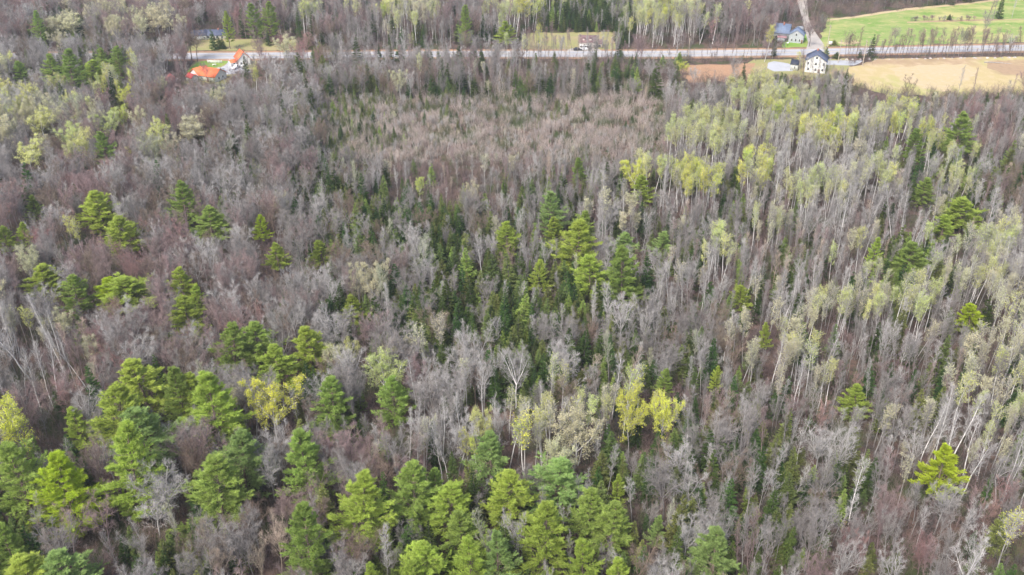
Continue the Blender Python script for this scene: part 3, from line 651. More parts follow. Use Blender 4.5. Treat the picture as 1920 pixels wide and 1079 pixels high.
def at(px, py): return G(px, py)
# big white gable house beside the road, gable towards the woods
x, y, _ = at(1527, 137); e = empty('farmhouse', (x, y, 0), R(-19), label='tall white gable house with slate roof between the highway and the woods', cat='house'); e.scale = (.92, .8, .76)
rf = gable(e, -4.4, 4.4, 0, 10.5, 0, 6.6, 9.9, 'y', 'siding_white', 'roof_slate', .5)
boxpart(rf, 'chimney', 'brick', -.5, .2, 7.5, 8.2, 9.2, 11.0)
for wx, wz in ((-3.4, 4.3), (0, 4.3), (3.4, 4.3), (-3.0, 1.2), (.2, 1.2), (3.2, 1.2), (.1, 7.6)): window(e, wx, 0, wz, .9, 1.35)
for wy in (2.5, 6, 9): window(e, -4.4, wy, 4.3, .9, 1.3, 'l'); window(e, 4.4, wy, 4.3, .9, 1.3, 'r')
door(e, 1.7, 0)
# small shed beside it
x, y, _ = at(1488, 133); e = empty('garden_shed', (x, y, 0), R(-22), label='small white shed with near-black roof left of the tall white gable house', cat='shed'); e.scale = (0.82, 0.82, 0.82)
gable(e, -1.8, 1.8, 0, 5.6, 0, 3.2, 4.9, 'x', 'siding_white', 'roof_dark', .3); window(e, .3, 0, 1.0, .6, 1.3)
# blue-grey roofed house on the far side
x, y, _ = at(1491, 81); e = empty('farmhouse', (x, y, 0), R(-20), label='grey-sided house with blue-grey roof beside the gravel side road', cat='house'); e.scale = (0.78, 0.78, 0.78)
gable(e, -4.0, 4.2, 0, 8, 0, 4.6, 7.4, 'y', 'siding_grey', 'roof_blue', .4)
for wx, wz in ((-2.2, 1.0), (0, 1.0), (2.2, 1.0), (0, 4.2)): window(e, wx, 0, wz, .9, 1.4)
door(e, 3.5, 0)
rf = gable(e, -13.5, -4.43, 4, 15, 0, 4.0, 8.0, 'x', 'siding_grey', 'roof_blue', .4); boxpart(rf, 'chimney', 'brick', -8.6, -7.9, 8.4, 9.1, 7.2, 9.2)
for wx in (-11.5, -7): window(e, wx, 4, 1.1, 1.0, 1.4)
boxpart(e, 'porch', 'siding_grey', -10.2, -6, -1, 3.58, 0, 2.6); boxpart(e, 'porch_roof', 'roof_pink', -10.6, -5.2, -1.4, 3.55, 2.603, 2.78)
x, y, _ = at(1460, 62); e = empty('garden_shed', (x, y, 0), 0, label='low shed with faded pink roof at the wood edge left of the blue-grey house', cat='shed'); e.scale = (0.8, 0.8, 0.8)
gable(e, -3, 3, 0, 5, 0, 2.5, 3.8, 'x', 'siding_grey', 'roof_pink', .3); door(e, 0, 0)
x, y, _ = at(1501, 60); e = empty('garden_shed', (x, y, 0), R(12), label='small white outbuilding behind the blue-grey roofed house', cat='shed'); e.scale = (0.55, 0.55, 0.55)
gable(e, -2.6, 2.6, 0, 4.5, 0, 2.6, 4.0, 'x', 'siding_white', 'siding_grey', .3); door(e, 1, 0)
# beige house with dormers
x, y, _ = at(1103, 91); e = empty('farmhouse', (x, y, 0), R(-4), label='beige house with brown roof and small dormers half hidden beyond the highway', cat='house'); e.scale = (0.6, 0.6, 0.6)
rf = gable(e, -7, 6, 0, 9, 0, 4.6, 8.4, 'x', 'siding_beige', 'roof_brown', .5)
for dx in (-3.4, 1.6):
    m_ = MB(); m_.box(dx - .9, dx + .9, 1.0, 4, 5.2, 6.9); dm = m_.obj('dormer', M['siding_beige'], rf)
    m_ = MB(); m_.add([(dx - 1.2, .7, 6.88), (dx + 1.2, .7, 6.88), (dx, .7, 7.9), (dx - 1.2, 4, 6.88), (dx + 1.2, 4, 6.88), (dx, 4, 7.9)], [(0, 2, 5, 3), (2, 1, 4, 5), (0, 3, 4, 1)]); m_.add([(dx - 1.2, .7, 6.88), (dx + 1.2, .7, 6.88), (dx, .7, 7.9)], [(0, 1, 2)]); m_.obj('dormer_roof', M['roof_brown'], rf)
for wx in (-5.4, -2.2, 1.6, 4.4): window(e, wx, 0, 1.1, 1.2, 1.4)
door(e, -.4, 0); gable(e, 6.03, 10.5, 1.5, 8, 0, 3.2, 5.4, 'x', 'siding_beige', 'roof_brown', .3); window(e, 8.2, 1.5, .8, 1.8, 1.6)
m_ = MB(); m_.box(-6.5, .5, -2.6, -.6, 2.7, 2.86); pr = m_.obj('porch_roof', M['trim'], e)
for cx in (-6.2, -3, .2): boxpart(e, 'porch_post', 'trim', cx - .09, cx + .09, -2.4, -2.22, 0, 2.7)
# white bungalow and its garage
x, y, _ = at(402, 74.5); e = empty('bungalow', (x, y, 0), R(1), label='long low white bungalow with dark grey roof beyond the highway', cat='house'); e.scale = (0.66, 0.66, 0.66)
rf = gable(e, -8.5, 8.0, 0, 9, 0, 3.0, 5.6, 'x', 'siding_white', 'roof_slate', .6); boxpart(rf, 'chimney', 'brick', 2, 2.8, 4.1, 4.9, 5.2, 6.6)
for wx in (-6.5, -4, 2.2, 5.6): window(e, wx, 0, 1.0, 1.5, 1.2)
door(e, 0, 0); boxpart(e, 'step', 'gravel', -1, 1, -1.6, -.1, .03, .3)
x, y, _ = at(374, 76); e = empty('garage', (x, y, 0), R(14), label='white garage with dark roof left of the long white bungalow', cat='garage'); e.scale = (0.72, 0.72, 0.72)
gable(e, -4.5, 4.5, 0, 8, 0, 3.0, 5.2, 'x', 'siding_white', 'roof_slate', .4); boxpart(e, 'garage_door', 'trim', -1.6, 1.6, -.06, -.004, .05, 2.4); window(e, 3.2, 0, 1.0, 1.0, 1.1)
# orange roofed house and outbuildings
x, y, _ = at(459, 123); e = empty('farmhouse', (x, y, 0), R(28), label='white house with steep bright orange roof against the highway', cat='house'); e.scale = (0.64, 0.64, 0.64)
rf = gable(e, -4.0, 4.0, 0, 9, 0, 4.4, 8.6, 'y', 'siding_white', 'roof_orange', .6); boxpart(rf, 'chimney', 'brick', 1.4, 2.0, 5.5, 6.1, 6.2, 8.9)
for wx, wz in ((-2.2, 1.0), (1.8, 1.0), (0, 4.6)): window(e, wx, 0, wz, 1.0, 1.4)
door(e, -.2, 0)
gable(e, -8.6, -4.63, 1.0, 6.2, 0, 2.6, 3.9, 'x', 'siding_white', 'roof_orange', .3); window(e, -6.4, 1, .9, 1.2, 1.2)
boxpart(e, 'deck', 'trim', -6.5, 1.2, -3.2, -.1, .5, .65)
for cx in (-6.3, -2.8, 1.0): boxpart(e, 'deck_post', 'trim', cx - .1, cx + .1, -3.1, -2.9, 0, .5)
x, y, _ = at(386, 153); e = empty('barn', (x, y, 0), R(-24), label='long outbuilding with broad orange roof and white gable beside the lawn', cat='barn'); e.scale = (0.85, 0.85, 0.85)
gable(e, -5.5, 5.5, 0, 8.5, 0, 2.8, 5.4, 'x', 'siding_white', 'roof_orange', .5); window(e, 5.5, 3, 1, .9, .9, 'r'); window(e, 5.5, 5.8, 1, .9, .9, 'r'); window(e, -2, 0, .9, 1, 1); door(e, 1.5, 0)
x, y, _ = at(367, 150); e = empty('barn', (x, y, 0), R(-40), label='small barn with orange and red roof joining the long orange roofed outbuilding', cat='barn'); e.scale = (0.95, 0.95, 0.95)
gable(e, -3.4, 2.6, 0, 6, 0, 2.6, 4.7, 'y', 'siding_white', 'roof_orange', .4); gable(e, -1.5, 2.5, -3.4, -.43, 0, 2.0, 3.2, 'x', 'siding_white', 'roof_red', .3); door(e, -1.9, 0, w=.9)
x, y, _ = at(322, 161); e = empty('garden_shed', (x, y, 0), R(20), label='little red shed alone in the woods left of the orange roofs', cat='shed')
gable(e, -1.6, 1.6, 0, 3.6, 0, 2.4, 3.8, 'y', 'siding_red', 'roof_red', .25); door(e, -.3, 0, w=.9, mat='trim'); window(e, 1.6, 1.8, 1, .7, .8, 'r')

# ------------------------------------------------------------------ vehicles and small things
M['paint_white'] = principled('paint_white', (.78, .79, .80), .25, spec=.6); M['paint_black'] = principled('paint_black', (.03, .03, .035), .2, spec=.6); M['paint_silver'] = principled('paint_silver', (.45, .46, .48), .25, spec=.6)
M['paint_red'] = principled('paint_red', (.35, .03, .03), .3, spec=.6)
M['tyre'] = principled('tyre', (.02, .02, .02), .8); M['lamp'] = principled('lamp', (.6, .6, .55), .2); M['lamp_red'] = principled('lamp_red', (.4, .02, .02), .3)
def prof_prism(mb, pts, y0, y1, inset=0.0):
    n = len(pts); v = [(a, y0 + (inset if b > 1.0 else 0), b) for a, b in pts] + [(a, y1 - (inset if b > 1.0 else 0), b) for a, b in pts]
    mb.add(v, [(i, (i + 1) % n, (i + 1) % n + n, i + n) for i in range(n)])
    c0 = (sum(p[0] for p in pts) / n, y0, .7); c1 = (c0[0], y1, .7)
    mb.add(v + [c0, c1], [(2 * n, (i + 1) % n, i) for i in range(n)] + [(2 * n + 1, n + i, n + (i + 1) % n) for i in range(n)])
def car(px, py, rz, paint, label, kind='sedan'):
    x, y, _ = at(px, py); e = empty('parked_car', (x, y, .03), rz, label=label, cat='car', group='cars and trucks parked by the houses')
    e.scale = (.85, .85, .85); b = MB()
    if kind == 'sedan': pts = [(-2.2, .3), (2.2, .3), (2.25, .75), (1.2, .92), (.55, 1.42), (-1.0, 1.44), (-1.7, 1.0), (-2.2, .92)]; gl = (-.95, .45, 1.0, 1.36)
    else: pts = [(-2.7, .4), (2.7, .4), (2.75, 1.0), (1.6, 1.15), (1.0, 1.8), (-.4, 1.82), (-.6, 1.1), (-2.7, 1.08)]; gl = (-.35, .85, 1.2, 1.72)
    prof_prism(b, pts, -.9, .9, .1); b.obj('body', M[paint], e)
    for s in (-1, 1):
        g = MB(); g.box(gl[0], gl[1], s * .83 - .02 if s > 0 else -.87, .87 if s > 0 else -.81, gl[2], gl[3]); g.obj('side_window', M['glass'], e)
    wnd = MB(); fx = 1.2 if kind == 'sedan' else 1.6; tx_ = .55 if kind == 'sedan' else 1.0; zb, zt = (.92, 1.42) if kind == 'sedan' else (1.15, 1.8)
    wnd.add([(fx + .02, -.7, zb + .03), (fx + .02, .7, zb + .03), (tx_ + .05, .66, zt - .02), (tx_ + .05, -.66, zt - .02)], [(0, 1, 2, 3)]); wnd.obj('windscreen', M['glass'], e)
    L = 1.4 if kind == 'sedan' else 1.75; r = .33 if kind == 'sedan' else .4
    for wx in (-L, L):
        for s in (-1, 1):
            w = MB(); w.segs([(wx, s * .72, r)], [(wx, s * .93, r)], [r], [r], 14); a = np.arange(14) * 6.283 / 14
            w.add(np.concatenate([[(wx, s * .93, r)], np.stack([wx + r * np.cos(a), a * 0 + s * .93, r + r * np.sin(a)], 1)]), [(0, i + 1, (i + 1) % 14 + 1) for i in range(14)])
            wo = w.obj('wheel', M['tyre'], e); h_ = MB(); h_.add(np.concatenate([[(wx, s * .945, r)], np.stack([wx + r * .6 * np.cos(a), a * 0 + s * .94, r + r * .6 * np.sin(a)], 1)]), [(0, i + 1, (i + 1) % 14 + 1) for i in range(14)]); h_.obj('rim', M['metal'], wo)
    xf = 2.25 if kind == 'sedan' else 2.74
    for s in (-1, 1):
        boxpart(e, 'headlight', 'lamp', xf - .03, xf + .02, s * .62 - .16, s * .62 + .16, .62, .74); boxpart(e, 'tail_light', 'lamp_red', -xf + .0, -xf + .055, s * .65 - .14, s * .65 + .14, .7, .84)
    return e
car(1083, 95.0, R(8), 'paint_black', 'black car parked before the beige house beyond the highway')
car(1094, 94.0, R(175), 'paint_white', 'white car parked right of the black car before the beige house', 'sedan')
car(443, 129, R(70), 'paint_white', 'white pickup truck below the orange roofed house on the gravel drive', 'pickup')
car(449, 137, R(20), 'paint_silver', 'silver car parked at the lower end of the gravel drive', 'sedan')
car(411, 135, R(35), 'paint_silver', 'silver pickup truck beside the long orange roofed outbuilding', 'pickup')
car(331, 156, R(80), 'paint_white', 'white pickup truck standing beside the little red shed', 'pickup')
# white slatted bench on the lawn
x, y, _ = at(403, 118.5); e = empty('garden_fence', (x, y, 0), R(-3), label='short white slatted fence panel standing on the green lawn', cat='fence')
p = MB(); [p.box(-3.2, 3.2, -.04, .04, z, z + .22) for z in (.25, .6, .95)]; p.obj('rail', M['trim'], e)
for i in range(5): boxpart(e, 'post', 'trim', -3.2 + i * 1.55, -3.04 + i * 1.55, .045, .16, 0, 1.3)
x, y, _ = at(402, 124); e = empty('garden_table', (x, y, 0), R(10), label='small white garden table below the slatted fence on the lawn', cat='table')
boxpart(e, 'table_top', 'trim', -.8, .8, -.5, .5, .7, .76)
for sx in (-1, 1):
    for sy in (-1, 1): boxpart(e, 'leg', 'trim', sx * .7 - .05, sx * .7 + .05, sy * .4 - .05, sy * .4 + .05, 0, .698)
# utility poles
M['insul'] = principled('insul', (.5, .5, .48), .3)
UP = [(1617, 124, 11, 'pale utility pole standing at the edge of the hay field'), (1571, 118, 10, 'utility pole just right of the tall white gable house'), (1551, 89, 10, 'utility pole at the left corner of the green meadow'),
      (1138, 118, 10, 'utility pole beside the highway left of the brown clearing'), (1290, 112, 9.5, 'utility pole beside the highway above the brown clearing')]
PT = []
for px, py, h, lb in UP:
    x, y, _ = at(px, py); e = empty('utility_pole', (x, y, 0), R(4), label=lb, cat='utility pole', group='wooden utility poles by the highway')
    m_ = MB(); m_.segs([(0, 0, 0)], [(0, 0, h)], [.17], [.12], 8); m_.obj('pole', M['pole'], e); boxpart(e, 'crossarm', 'wood', -.08, .08, -1.1, 1.1, h - .9, h - .75)
    for s in (-1, -.35, .35, 1): m_ = MB(); m_.segs([(0, s, h - .748)], [(0, s, h - .56)], [.05], [.035], 6); m_.obj('insulator', M['insul'], e)
# white sign and post by the meadow, mailbox
x, y, _ = at(1556, 88); e = empty('roadside_sign', (x, y, 0), 0, label='small blank white sign on a post where the side road meets the highway', cat='sign')
boxpart(e, 'panel', 'trim', -.8, .8, -.06, 0, 1.0, 2.4); boxpart(e, 'post', 'wood', -.06, .06, .005, .12, 0, 2.2)
x, y, _ = at(1476, 86); e = empty('mailbox', (x, y, 0), 0, label='white mailbox on a dark post before the grey-sided house', cat='mailbox')
m_ = MB(); m_.segs([(-.4, 0, 1.35)], [(.4, 0, 1.35)], [.22], [.22], 10); m_.box(-.4, .4, -.22, .22, 1.12, 1.34); m_.obj('box', M['trim'], e); boxpart(e, 'post', 'wood', -.07, .07, -.07, .07, 0, 1.115)
# field stones along the verge
M['stone'] = principled('stone', (.42, .38, .36), .9, var=.25, nscale=2, namp=.2)
def rock_mesh(seed):
    import bmesh
    rng = random.Random(seed); bm = bmesh.new(); bmesh.ops.create_icosphere(bm, subdivisions=2, radius=.6)
    for v in bm.verts:
        v.co *= 1 + rng.uniform(-.16, .16); v.co.z = max(-.1, v.co.z * .62)
    me = bpy.data.meshes.new('stone'); bm.to_mesh(me); bm.free(); me.materials.append(M['stone']); return me
RK = [rock_mesh(i) for i in range(4)]
SLAB = set()
for i in range(26):
    px = 1575 + i * 13.2 + random.uniform(-3, 3); py = 112.5 - (px - 1600) * .013 + random.uniform(-.7, .7)
    o = bpy.data.objects.new('field_stone', RK[i % 4]); C.objects.link(o); x, y, _ = at(px, py); s = random.uniform(.5, 1.3)
    o.location = (x, y, 0); o.scale = (s * random.uniform(.8, 1.4), s, s); o.rotation_euler = (0, 0, random.uniform(0, 6))
    sx = o.scale[0] / s; a_ = 'large' if s > 1.0 else 'small' if s < .72 else 'middling'; b_ = 'long' if sx > 1.15 else 'round'
    near = [(1571, 'the utility pole by the gable house'), (1617, 'the pale utility pole'), (1631, 'the dark roadside spruce'), (1751, 'the middle of the roadside tree row'), (1842, 'the big bare tree at the meadow'), (1900, 'the right edge of the photo')]
    near.sort(key=lambda q: abs(q[0] - px)); lb = None
    for q in near:
        d = abs(px - q[0]); cand = f"{a_} {b_} pale stone {'just' if d < 14 else 'slightly' if d < 30 else 'clearly' if d < 60 else 'well' if d < 100 else 'far'} {'right' if px > q[0] else 'left'} of {q[1]}"
        if cand not in SLAB: lb = cand; break
    SLAB.add(lb); tag(o, lb or cand, 'stone', 'field stones in a row along the hay field')
# fallen logs
for (px0, py0, px1, py1, lb) in [(1230, 968, 1290, 1040, 'pale fallen trunk lying on the litter right of the bottom middle pines'), (1845, 118, 1900, 120, 'pale log lying on the brown right end of the hay field'), (60, 980, 120, 1000, 'grey fallen trunk under the bottom left pines')]:
    a = Vector(at(px0, py0)) + Vector((0, 0, .25)); b = Vector(at(px1, py1)) + Vector((0, 0, .5)); m_ = MB(); P = paths(np.array([(0, 0, 0.)]), np.array([list(b - a)]), [(b - a).length], 6, .03, 0, RNG)
    emit(m_, P, [.2], .4, 7); o = m_.obj('fallen_log', M['bark_ash']); o.location = a; tag(o, lb, 'log')

# ------------------------------------------------------------------ trees along the road and in the meadow (hand placed foot x, foot y, height, width m)
def foot(kind, px, py, h, w, look, lean=None):
    x, y, _ = at(px, py); put(kind, x, y, h, w, look, lean, True)
for px_ in range(1496, 1560, 5): foot('slim', px_ + random.uniform(-2, 2), 144 + random.uniform(-3, 7), random.choice([5, 6, 7, 8]), 2.3, random.choice(['ash', 'tan', 'grey']))
for i in range(90):
    px = 1585 + i * 4.0 + random.uniform(-4, 4); h = random.choice([4, 6, 8, 10, 12, 13]); foot(random.choice(['slim', 'slim', 'slim', 'broad']), px, 109 - (px - 1600) * .012 + random.uniform(-1.5, 1.5), h, h * .3, random.choice(['dim', 'brown', 'dim', 'grey']), (random.gauss(.05, .06), 0))
for i in range(34):
    px = 1150 + i * 9.6 + random.uniform(-4, 4)
    if 1475 < px: break
    h = random.choice([5, 6, 8, 10]); foot('slim', px, 113 + random.uniform(-2, 2), h, h * .25, random.choice(['dim', 'brown', 'grey']))
for i in range(30): foot('broad' if random.random() < .6 else 'slim', 1700 + random.uniform(0, 130), 39.5 + random.uniform(-1.5, 1), random.uniform(1.5, 3), 2.2, random.choice(['brown', 'grey', 'mauve']))
for i in range(34): 1065 < 975 + i * 5.4 < 1132 and i % 3 or foot('slim', 975 + i * 5.4 + random.uniform(-3, 3), 95 + random.uniform(-3, 1), random.choice([6, 8, 10, 12]), 2.6, random.choice(['grey', 'ash', 'mauve', 'dim']))
for i in range(30): 1065 < 980 + i * 6.2 < 1132 and i % 2 or foot(random.choice(['slim', 'slim', 'broad']), 980 + i * 6.2 + random.uniform(-3, 3), 114 + random.uniform(-3, 6), random.choice([7, 9, 11, 13]), 3.0, random.choice(['grey', 'ash', 'tan']))
for a in [('spruce', 1631, 109, 10.5, 3.0, 'dark'), ('spruce', 1612, 109, 4, 2, 'dark'), ('spruce', 1872, 36, 12, 4.6, 'dark'), ('spruce', 1779, 37.5, 2.8, 3.0, 'dark'), ('cedar', 1563, 85, 2.4, 4.4, 'olive'),
          ('broad', 1517, 88, 12, 6.5, 'dim'), ('broad', 1842, 78, 15, 6, 'grey'), ('slim', 1850, 40, 13, 4.5, 'dim'), ('slim', 1862, 34, 14, 4.5, 'grey'), ('slim', 1897, 34, 13, 3.6, 'ash'),
          ('broad', 1750, 83, 8, 4, 'brown'), ('broad', 1675, 87, 9, 5, 'greenish'), ('broad', 1890, 100, 9, 5, 'white'), ('broad', 1866, 103, 6, 5, 'mauve'), ('spruce', 402, 94, 10, 3.4, 'dark'), ('spruce', 412, 92, 6, 3, 'dark'), ('spruce', 418, 92, 5, 3, 'dark'),
          ('broad', 360, 115, 15, 9, 'brown'), ('broad', 370, 116, 14, 8, 'brown'), ('broad', 490, 120, 16, 8, 'mauve'), ('broad', 535, 92, 9, 7, 'tan'), ('spruce', 505, 86, 7, 3, 'dark'), ('cedar', 1567, 110, 3, 4, 'olive'), ('cedar', 1548, 110, 5, 3.6, 'olive'),
          ('broad', 1435, 112, 10, 5, 'mauve'), ('broad', 1448, 112, 9, 5, 'grey'), ('spruce', 1450, 106, 9, 2.6, 'dark'), ('poplar', 1500, 131, 7, 4, 'yellow'), ('poplar', 1545, 122, 8, 3, 'yellow'), ('cedar', 1242, 130, 6, 5, 'mid'), ('cedar', 1270, 128, 7, 5, 'mid'), ('budding', 1277, 142, 6, 6, 'yellow')]:
    foot(*a)

# ------------------------------------------------------------------ build the trees: the 300 of a kind that show largest one by one, the rest as one mass
def place(t):
    v = KINDS[t['kind']][t['var']]; lk = LOOK[t['look']]; nm, cat, grp = NAMES[t['kind']]
    e = bpy.data.objects.new(nm, None); C.objects.link(e); e.empty_display_size = .3
    e.location = (t['x'], t['y'], -.05); e.rotation_euler = (t['lean'][1], t['lean'][0], t['rz']); e.rotation_mode = 'ZXY'
    e.rotation_mode = 'XYZ'
    s = t['w'] / v['W']; e.scale = (s, s, t['h'] / v['H'])
    for key, i, n in (('tr', 0, 'trunk'), ('br', 1, 'branches'), ('fo', 2, 'foliage')):
        if v[key] is None: continue
        o = bpy.data.objects.new(n, v[key]); C.objects.link(o); o.parent = e
        o.material_slots[0].link = 'OBJECT'; o.material_slots[0].material = M[lk[i]]
    e['category'] = cat; e['group'] = grp
    return e
WORDS = {'broad': ('leafless spreading tree', 'bare tree'), 'budding': ('round budding tree', 'budding tree'), 'slim': ('slender leafless tree', 'thin leafless tree'),
         'poplar': ('slender poplar', 'poplar'), 'pine': ('plumed pine', 'plumed pine'), 'spruce': ('pointed spruce', 'pointed spruce'), 'cedar': ('bushy evergreen', 'bushy evergreen')}
def visible(t):
    X, Y, d = proj(t['x'], t['y'], t['h'] * .7); return -5 < X < 1925 and -8 < Y < 1090
# landmarks of the photograph that labels refer to (photo x, y, phrase)
MARKS = [(108, 925, 'the golden pine near the lower left corner'), (393, 930, 'the broad pine low on the left'), (503, 745, 'the round bright yellow tree'), (618, 762, 'the lone pine right of the yellow tree'),
 (736, 745, 'the narrow pine left of bottom middle'), (570, 860, 'the dark pine above the bottom edge'), (662, 955, 'the wide lime-topped pine at bottom'), (1045, 905, 'the blue-green pine at bottom middle'), (918, 855, 'the highest blue-green pine at bottom middle'),
 (1778, 885, 'the lone golden pine at lower right'), (1347, 1045, 'the last big pine on the bottom edge'), (1232, 988, 'the tiny pine right of the bottom stand'), (1612, 750, 'the small lime evergreen at lower right'), (1185, 760, 'the left of two yellow poplars'),
 (1250, 760, 'the right of two yellow poplars'), (1080, 810, 'the big cream-budded tree'), (968, 680, 'the whitish round tree at centre'), (905, 690, 'the white trunk at centre'), (1174, 520, 'the rightmost big pine at centre'), (1082, 455, 'the tallest pine at centre'),
 (952, 445, 'the small pine left of centre stand'), (1010, 520, 'the thin lime pine at centre'), (1207, 350, 'the lime pine above the centre stand'), (1085, 318, 'the small pine far above centre'), (602, 475, 'the little round pine left of centre'), (515, 480, 'the tiny pale pine left of centre'),
 (385, 425, 'the pine under the upper left pair'), (335, 370, 'the pine high in the left half'), (178, 385, 'the twin pines in the left half'), (217, 435, 'the pine below the twin pines'), (125, 422, 'the yellow bush by the twin pines'), (68, 525, 'the pine near the left edge'),
 (195, 545, 'the golden half of two joined pines'), (333, 530, 'the slim pine in the left half'), (347, 592, 'the lime pine in the left half'), (45, 598, 'the small yellow tree by left edge'), (577, 650, 'the pine ending the left ridge'), (425, 655, 'the highest pine of the left ridge'),
 (385, 760, 'the largest pine of the left ridge'), (222, 870, 'the tall pine in the lower left stand'), (258, 715, 'the top pine of the lower left stand'), (20, 780, 'the yellow tree on the left edge'), (190, 275, 'the lone pine at upper left'), (355, 240, 'the cream crown at upper left'),
 (120, 125, 'the broad pine at upper left corner'), (228, 173, 'the yellow crown at upper left'), (65, 42, 'the topmost left pine'), (486, 30, 'the pine above the orange roofs'), (386, 140, 'the orange roofed outbuilding'), (459, 108, 'the orange roofed house'), (322, 150, 'the little red shed'), (403, 67, 'the long white bungalow'),
 (870, 38, 'the tall pine beyond the highway'), (975, 15, 'the lime trees on the top edge'), (1105, 80, 'the beige dormered house'), (1487, 66, 'the blue-grey roofed house'), (1527, 112, 'the tall white gable house'), (1779, 33, 'the round bush in the meadow'), (1631, 95, 'the dark roadside spruce'),
 (1870, 18, 'the spruce at the top right'), (1720, 150, 'the hay field'), (1330, 132, 'the brown clearing by the highway'), (1815, 245, 'the pines below the hay field'), (1815, 398, 'the lime pine at right'), (1712, 485, 'the spreading pine in the right stand'), (1645, 470, 'the narrow lime pine at right'),
 (1392, 552, 'the lone round pine right of centre'), (1830, 595, 'the golden pine at right edge'), (1325, 235, 'the pale green grove at upper right'), (1550, 240, 'the yellow-green grove at upper right'), (880, 250, 'the pinkish regrowth above centre'), (785, 345, 'the little lime tree above centre'), (660, 570, 'the olive pine left of centre'), (720, 690, 'the pale crown left of bottom middle')]
OCC = [False] * len(MARKS); labels = set(); rest = {}
DIR8 = ['right of', 'above right of', 'above', 'above left of', 'left of', 'below left of', 'below', 'below right of']
SIZES = {0: 'small', 1: 'middling', 2: 'tall'}
def label_for(t, X, Y):
    big = t['h'] / dict(broad=13.5, budding=13, slim=12, poplar=14, pine=19, spruce=8, cedar=6.5)[t['kind']]
    size = 'tall' if big > 1.1 else 'small' if big < .8 else 'middling'
    if t['hand']:
        for i, (mx, my, ph) in enumerate(MARKS):
            if not OCC[i] and math.hypot(mx - X, my - Y) < 30 and (('pine' in ph) == (t['kind'] == 'pine')) and ((t['kind'] in ('poplar', 'budding')) == any(w in ph for w in ('yellow', 'cream', 'lime tree', 'pale crown', 'poplar'))) and not any(w in ph for w in ('twin', 'pines below', 'pines', 'house', 'roof', 'shed', 'grove', 'field', 'bungalow')):
                OCC[i] = True; w = ph[4:]
                if len(w.split()) < 4: w += ' standing in bare woods'
                if w not in labels: labels.add(w); return w
    word = WORDS[t['kind']][0]; col = LOOK[t['look']][3]
    near = sorted(MARKS, key=lambda m: math.hypot(m[0] - X, (m[1] - Y) * 1.2))[:40]
    for wording in range(3):
        for (mx, my, ph) in near:
            dx, dy = X - mx, my - Y; d = math.hypot(dx, dy); dist = 'just' if d < 45 else 'slightly' if d < 85 else 'clearly' if d < 140 else 'well' if d < 210 else 'far'
            dr = DIR8[int(((math.degrees(math.atan2(dy, dx)) + 22.5) % 360) // 45)]
            if wording == 0: lb = f'{size} {col} {word} {dist} {dr} {ph}'
            elif wording == 1: lb = f'{size} {col} {WORDS[t["kind"]][1]} {"leaning" if abs(t["lean"][0]) > .03 else "upright"} {dr} {ph}'
            else: lb = f'{size} {"broad" if t["w"] > 5 else "narrow"} {col} {word} {dist} {dr} {ph}'
            if lb not in labels and len(lb.split()) <= 16: labels.add(lb); return lb
    return lb
for kind in KINDS:
    T = [t for t in TREES if t['kind'] == kind]
    vis = [t for t in T if visible(t)]
    vis.sort(key=lambda t: (not t['hand'], -t['h'] * t['w'] ** .5 / math.dist((t['x'], t['y'], 0), (0, 0, CAM_H))))
    ind = vis[:300]; ids = set(id(t) for t in ind); rest[kind] = [t for t in T if id(t) not in ids]
    for t in ind:
        e = place(t); X, Y, d = proj(t['x'], t['y'], t['h'] * .7); e['label'] = label_for(t, X, Y)

def gn_points(name, pts, coll, **k):
    """one object whose points carry copies picked from coll (pts: x, y, z, rx, ry, rz, sx, sy, sz, index)"""
    A = np.array(pts, np.float32); me = bpy.data.meshes.new(name); me.vertices.add(len(A)); me.vertices.foreach_set('co', A[:, :3].ravel())
    for nm, cols, typ, key in (('rot', slice(3, 6), 'FLOAT_VECTOR', 'vector'), ('scl', slice(6, 9), 'FLOAT_VECTOR', 'vector')):
        a = me.attributes.new(nm, typ, 'POINT'); a.data.foreach_set(key, np.ascontiguousarray(A[:, cols]).ravel())
    a = me.attributes.new('pick', 'INT', 'POINT'); a.data.foreach_set('value', A[:, 9].astype(np.int32))
    o = bpy.data.objects.new(name, me); C.objects.link(o)
    ng = bpy.data.node_groups.new(name, 'GeometryNodeTree'); ng.interface.new_socket('Geometry', in_out='INPUT', socket_type='NodeSocketGeometry'); ng.interface.new_socket('Geometry', in_out='OUTPUT', socket_type='NodeSocketGeometry')
    n = ng.nodes; L = ng.links; gi = n.new('NodeGroupInput'); go = n.new('NodeGroupOutput'); ci = n.new('GeometryNodeCollectionInfo')
    ci.inputs['Collection'].default_value = coll; ci.inputs['Separate Children'].default_value = True; ci.inputs['Reset Children'].default_value = True
    ip = n.new('GeometryNodeInstanceOnPoints'); ip.inputs['Pick Instance'].default_value = True
    def attr(nm, typ):
        q = n.new('GeometryNodeInputNamedAttribute'); q.data_type = typ; q.inputs[0].default_value = nm; return q.outputs[0]
    L.new(gi.outputs[0], ip.inputs['Points']); L.new(ci.outputs[0], ip.inputs['Instance'])
    L.new(attr('pick', 'INT'), ip.inputs['Instance Index']); L.new(attr('rot', 'FLOAT_VECTOR'), ip.inputs['Rotation']); L.new(attr('scl', 'FLOAT_VECTOR'), ip.inputs['Scale'])
    L.new(ip.outputs[0], go.inputs[0]); md = o.modifiers.new('nodes', 'NODES'); md.node_group = ng
    return tag(o, kind='stuff', **k)
